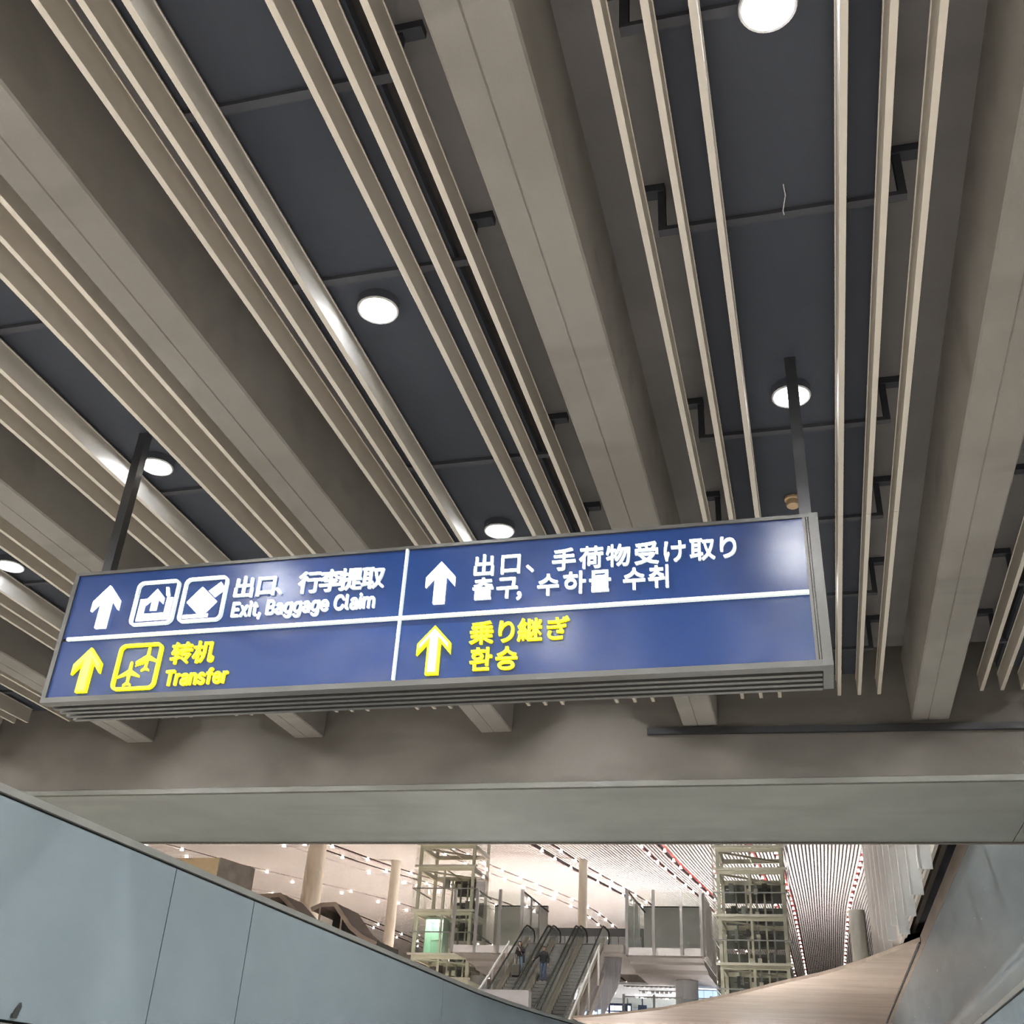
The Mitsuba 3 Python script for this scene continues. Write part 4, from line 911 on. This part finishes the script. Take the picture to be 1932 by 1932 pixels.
def person(at, turn, label, h, arms, colors, trousers, long_hair, head_tilt=(0, 0)):
    s = h / 1.72
    t = thing('person', label, 'person')

    def put(base, mesh, m, smooth=True):
        v = mesh.vertices * s
        c, n = math.cos(turn), math.sin(turn)
        mesh.vertices = np.c_[v[:, 0] * c - v[:, 1] * n, v[:, 0] * n + v[:, 1] * c, v[:, 2]] + np.array(at)
        return obj(base, mesh, m, t, smooth=smooth)

    hx, hy = head_tilt
    hc = np.array([hx, -0.02 + hy, 1.595])
    body = [((0, 0, 1.42), 0.055, hc + [0, 0.01, -0.09], 0.052), (hc + [0, 0.012, 0.03], 0.088, hc + [0, -0.012, -0.055], 0.062), (hc + [0, -0.02, -0.07], 0.045, hc + [0, -0.045, -0.085], 0.03),
            (hc + [0, -0.085, 0.0], 0.012, hc + [0, -0.10, -0.03], 0.014), (hc + [-0.082, 0.01, -0.01], 0.014, hc + [-0.08, 0.012, 0.015], 0.016), (hc + [0.082, 0.01, -0.01], 0.014, hc + [0.08, 0.012, 0.015], 0.016),
            ((0, 0, 0.95), 0.085, (0, 0, 1.30), 0.09), ((-0.08, 0, 1.34), 0.055, (0.08, 0, 1.34), 0.055)]
    top = [((-0.085, 0, 0.93), 0.105, (0.085, 0, 0.93), 0.105), ((-0.08, 0, 0.95), 0.112, (-0.095, 0.0, 1.28), 0.122), ((0.08, 0, 0.95), 0.112, (0.095, 0.0, 1.28), 0.122), ((0, 0, 0.95), 0.118, (0, 0, 1.33), 0.122), ((-0.13, 0, 1.36), 0.085, (0.13, 0, 1.36), 0.085),
           ((-0.06, 0, 1.40), 0.075, (0.06, 0, 1.40), 0.075), ((0, 0, 1.43), 0.062, (0, -0.005, 1.465), 0.058)]
    legs, shoes = [((-0.085, 0, 0.93), 0.105, (0.085, 0, 0.93), 0.105)], []
    for sd in (-1, 1):
        sh, el, wr, fd, th, upv = arms[sd]
        top += [((sd * 0.165, 0, 1.375), 0.068, el, 0.052), (el, 0.052, tuple(np.array(wr) * 0.92 + np.array(el) * 0.08), 0.042)]
        body += [((sd * 0.165, 0, 1.375), 0.05, el, 0.042), (el, 0.04, wr, 0.027)] + hand(wr, fd, th, upv)
        kn, an = (sd * 0.105, -0.03, 0.50), (sd * 0.12, 0.0, 0.10)
        legs += [((sd * 0.088, 0, 0.88), 0.098, kn, 0.068), (kn, 0.068, (sd * 0.118, 0.0, 0.12), 0.062)]
        body += [((sd * 0.088, 0, 0.88), 0.07, kn, 0.05), (kn, 0.05, an, 0.035)]
        sole = trimesh.creation.box(extents=(0.095, 0.27, 0.03))
        sole.apply_translation((sd * 0.12, -0.06, 0.015))
        shoes.append((bones([((sd * 0.12, 0.045, 0.045), 0.042, (sd * 0.125, -0.15, 0.040), 0.038), (an, 0.045, (sd * 0.12, -0.03, 0.055), 0.045)], 0.03, 3), sole))
    body = [b for b in body]
    put('body', bones(body, 0.02, 4), 'skin')
    put('sweater', bones(top, 0.03, 6), colors[0])
    put('trousers', bones(legs, 0.03, 6), trousers)
    for up_, sole in shoes:
        k = put('shoe', up_, 'shoe_dark')
        v = sole.vertices * s
        c, n = math.cos(turn), math.sin(turn)
        sole.vertices = np.c_[v[:, 0] * c - v[:, 1] * n, v[:, 0] * n + v[:, 1] * c, v[:, 2]] + np.array(at)
        obj('sole', sole, 'plank_white', k)
    hair = [(hc + [0, 0.035, 0.045], 0.094, hc + [0, 0.045, -0.02], 0.085), (hc + [-0.05, -0.025, 0.085], 0.045, hc + [0.05, -0.025, 0.085], 0.045)]
    if long_hair:
        hair += [(hc + [-0.07, 0.03, 0.0], 0.045, hc + [-0.09, 0.03, -0.20], 0.04), (hc + [0.07, 0.03, 0.0], 0.045, hc + [0.10, 0.01, -0.24], 0.045), (hc + [0, 0.07, 0.0], 0.07, hc + [0, 0.09, -0.22], 0.06)]
    put('hair', bones(hair, 0.03, 4), 'hair_dark')
    for sx in (-0.033, 0.033):
        put('eye', trimesh.creation.icosphere(2, 0.011).apply_translation(hc + [sx, -0.083, 0.012]), 'hair_dark')
    put('mouth', trimesh.creation.box(extents=(0.045, 0.006, 0.008)).apply_translation(hc + [0, -0.078, -0.062]), 'strap_pink')
    return t, put


man_arms = {-1: (None, (-0.34, -0.04, 1.16), (-0.455, -0.20, 1.045), (-0.35, -0.90, -0.15), (0.85, -0.3, 0), (0, 0, 1)),
            1: (None, (0.275, 0.03, 1.12), (0.275, -0.08, 0.87), (0.0, -0.15, -0.98), (-0.4, -0.9, 0), (0.9, -0.3, 0))}
person((-13.97, 58.06, 6.532), 0.0, 'person in a black sweater and dark blue jeans holding the rail of the middle escalator', 1.72, man_arms, ('black_cloth',), 'denim', False)
wom_arms = {-1: (None, (-0.24, -0.06, 1.12), (-0.16, -0.27, 1.0), (0.2, -0.85, -0.4), (0.8, 0.1, 0.4), (0.1, -0.3, 0.9)),
            1: (None, (0.27, -0.03, 1.15), (0.10, -0.20, 1.20), (-0.9, -0.25, 0.25), (0.1, -0.2, 0.95), (0.2, -0.9, 0))}
pw_, put = person((-15.42, 58.78, 6.932), -0.15, 'person with long dark hair and black top behind a suitcase on the left escalator', 1.64, wom_arms, ('black_cloth',), 'pale_denim', True, (-0.02, -0.03))
put('shoulder_strap', tube([(-0.10, -0.08, 1.44), (-0.02, -0.14, 1.32), (0.08, -0.15, 1.18), (0.15, -0.11, 1.02)], 0.022, 6), 'strap_pink')
put('coat_tail', trimesh.creation.box(extents=(0.05, 0.10, 0.42)).apply_translation((0.22, 0.0, 0.80)), 'black_cloth')
sc = thing('suitcase', 'dark grey upright suitcase with a pale pull-out handle on the left escalator', 'suitcase')
rb = m3.Manifold.batch_hull([m3.Manifold.sphere(0.045, 12).translate([x, y, z]) for x in (-0.17, 0.17) for y in (-0.08, 0.08) for z in (0.115, 0.60)]).to_mesh()
SU = np.array([-15.53, 58.40, 6.732])
shell = trimesh.Trimesh(rb.vert_properties[:, :3] + SU, rb.tri_verts, process=False)
obj('shell', shell, 'case_grey', sc, smooth=40)
for x in (-0.15, 0.15):
    for y in (-0.07, 0.07):
        obj('wheel', cyl(SU + [x - 0.015, y, 0.036], SU + [x + 0.015, y, 0.036], 0.035, 12), 'rubber', sc)
obj('pull_handle', tube([SU + [-0.09, 0.05, 0.62], SU + [-0.09, 0.05, 1.04], SU + [0.09, 0.05, 1.04], SU + [0.09, 0.05, 0.62]], 0.014, 6), 'gallery_white', sc)
for z in (0.25, 0.42):
    obj('ridge', box(SU[0] - 0.19, SU[0] + 0.19, SU[1] - 0.128, SU[1] - 0.122, SU[2] + z, SU[2] + z + 0.012), 'case_grey', sc)
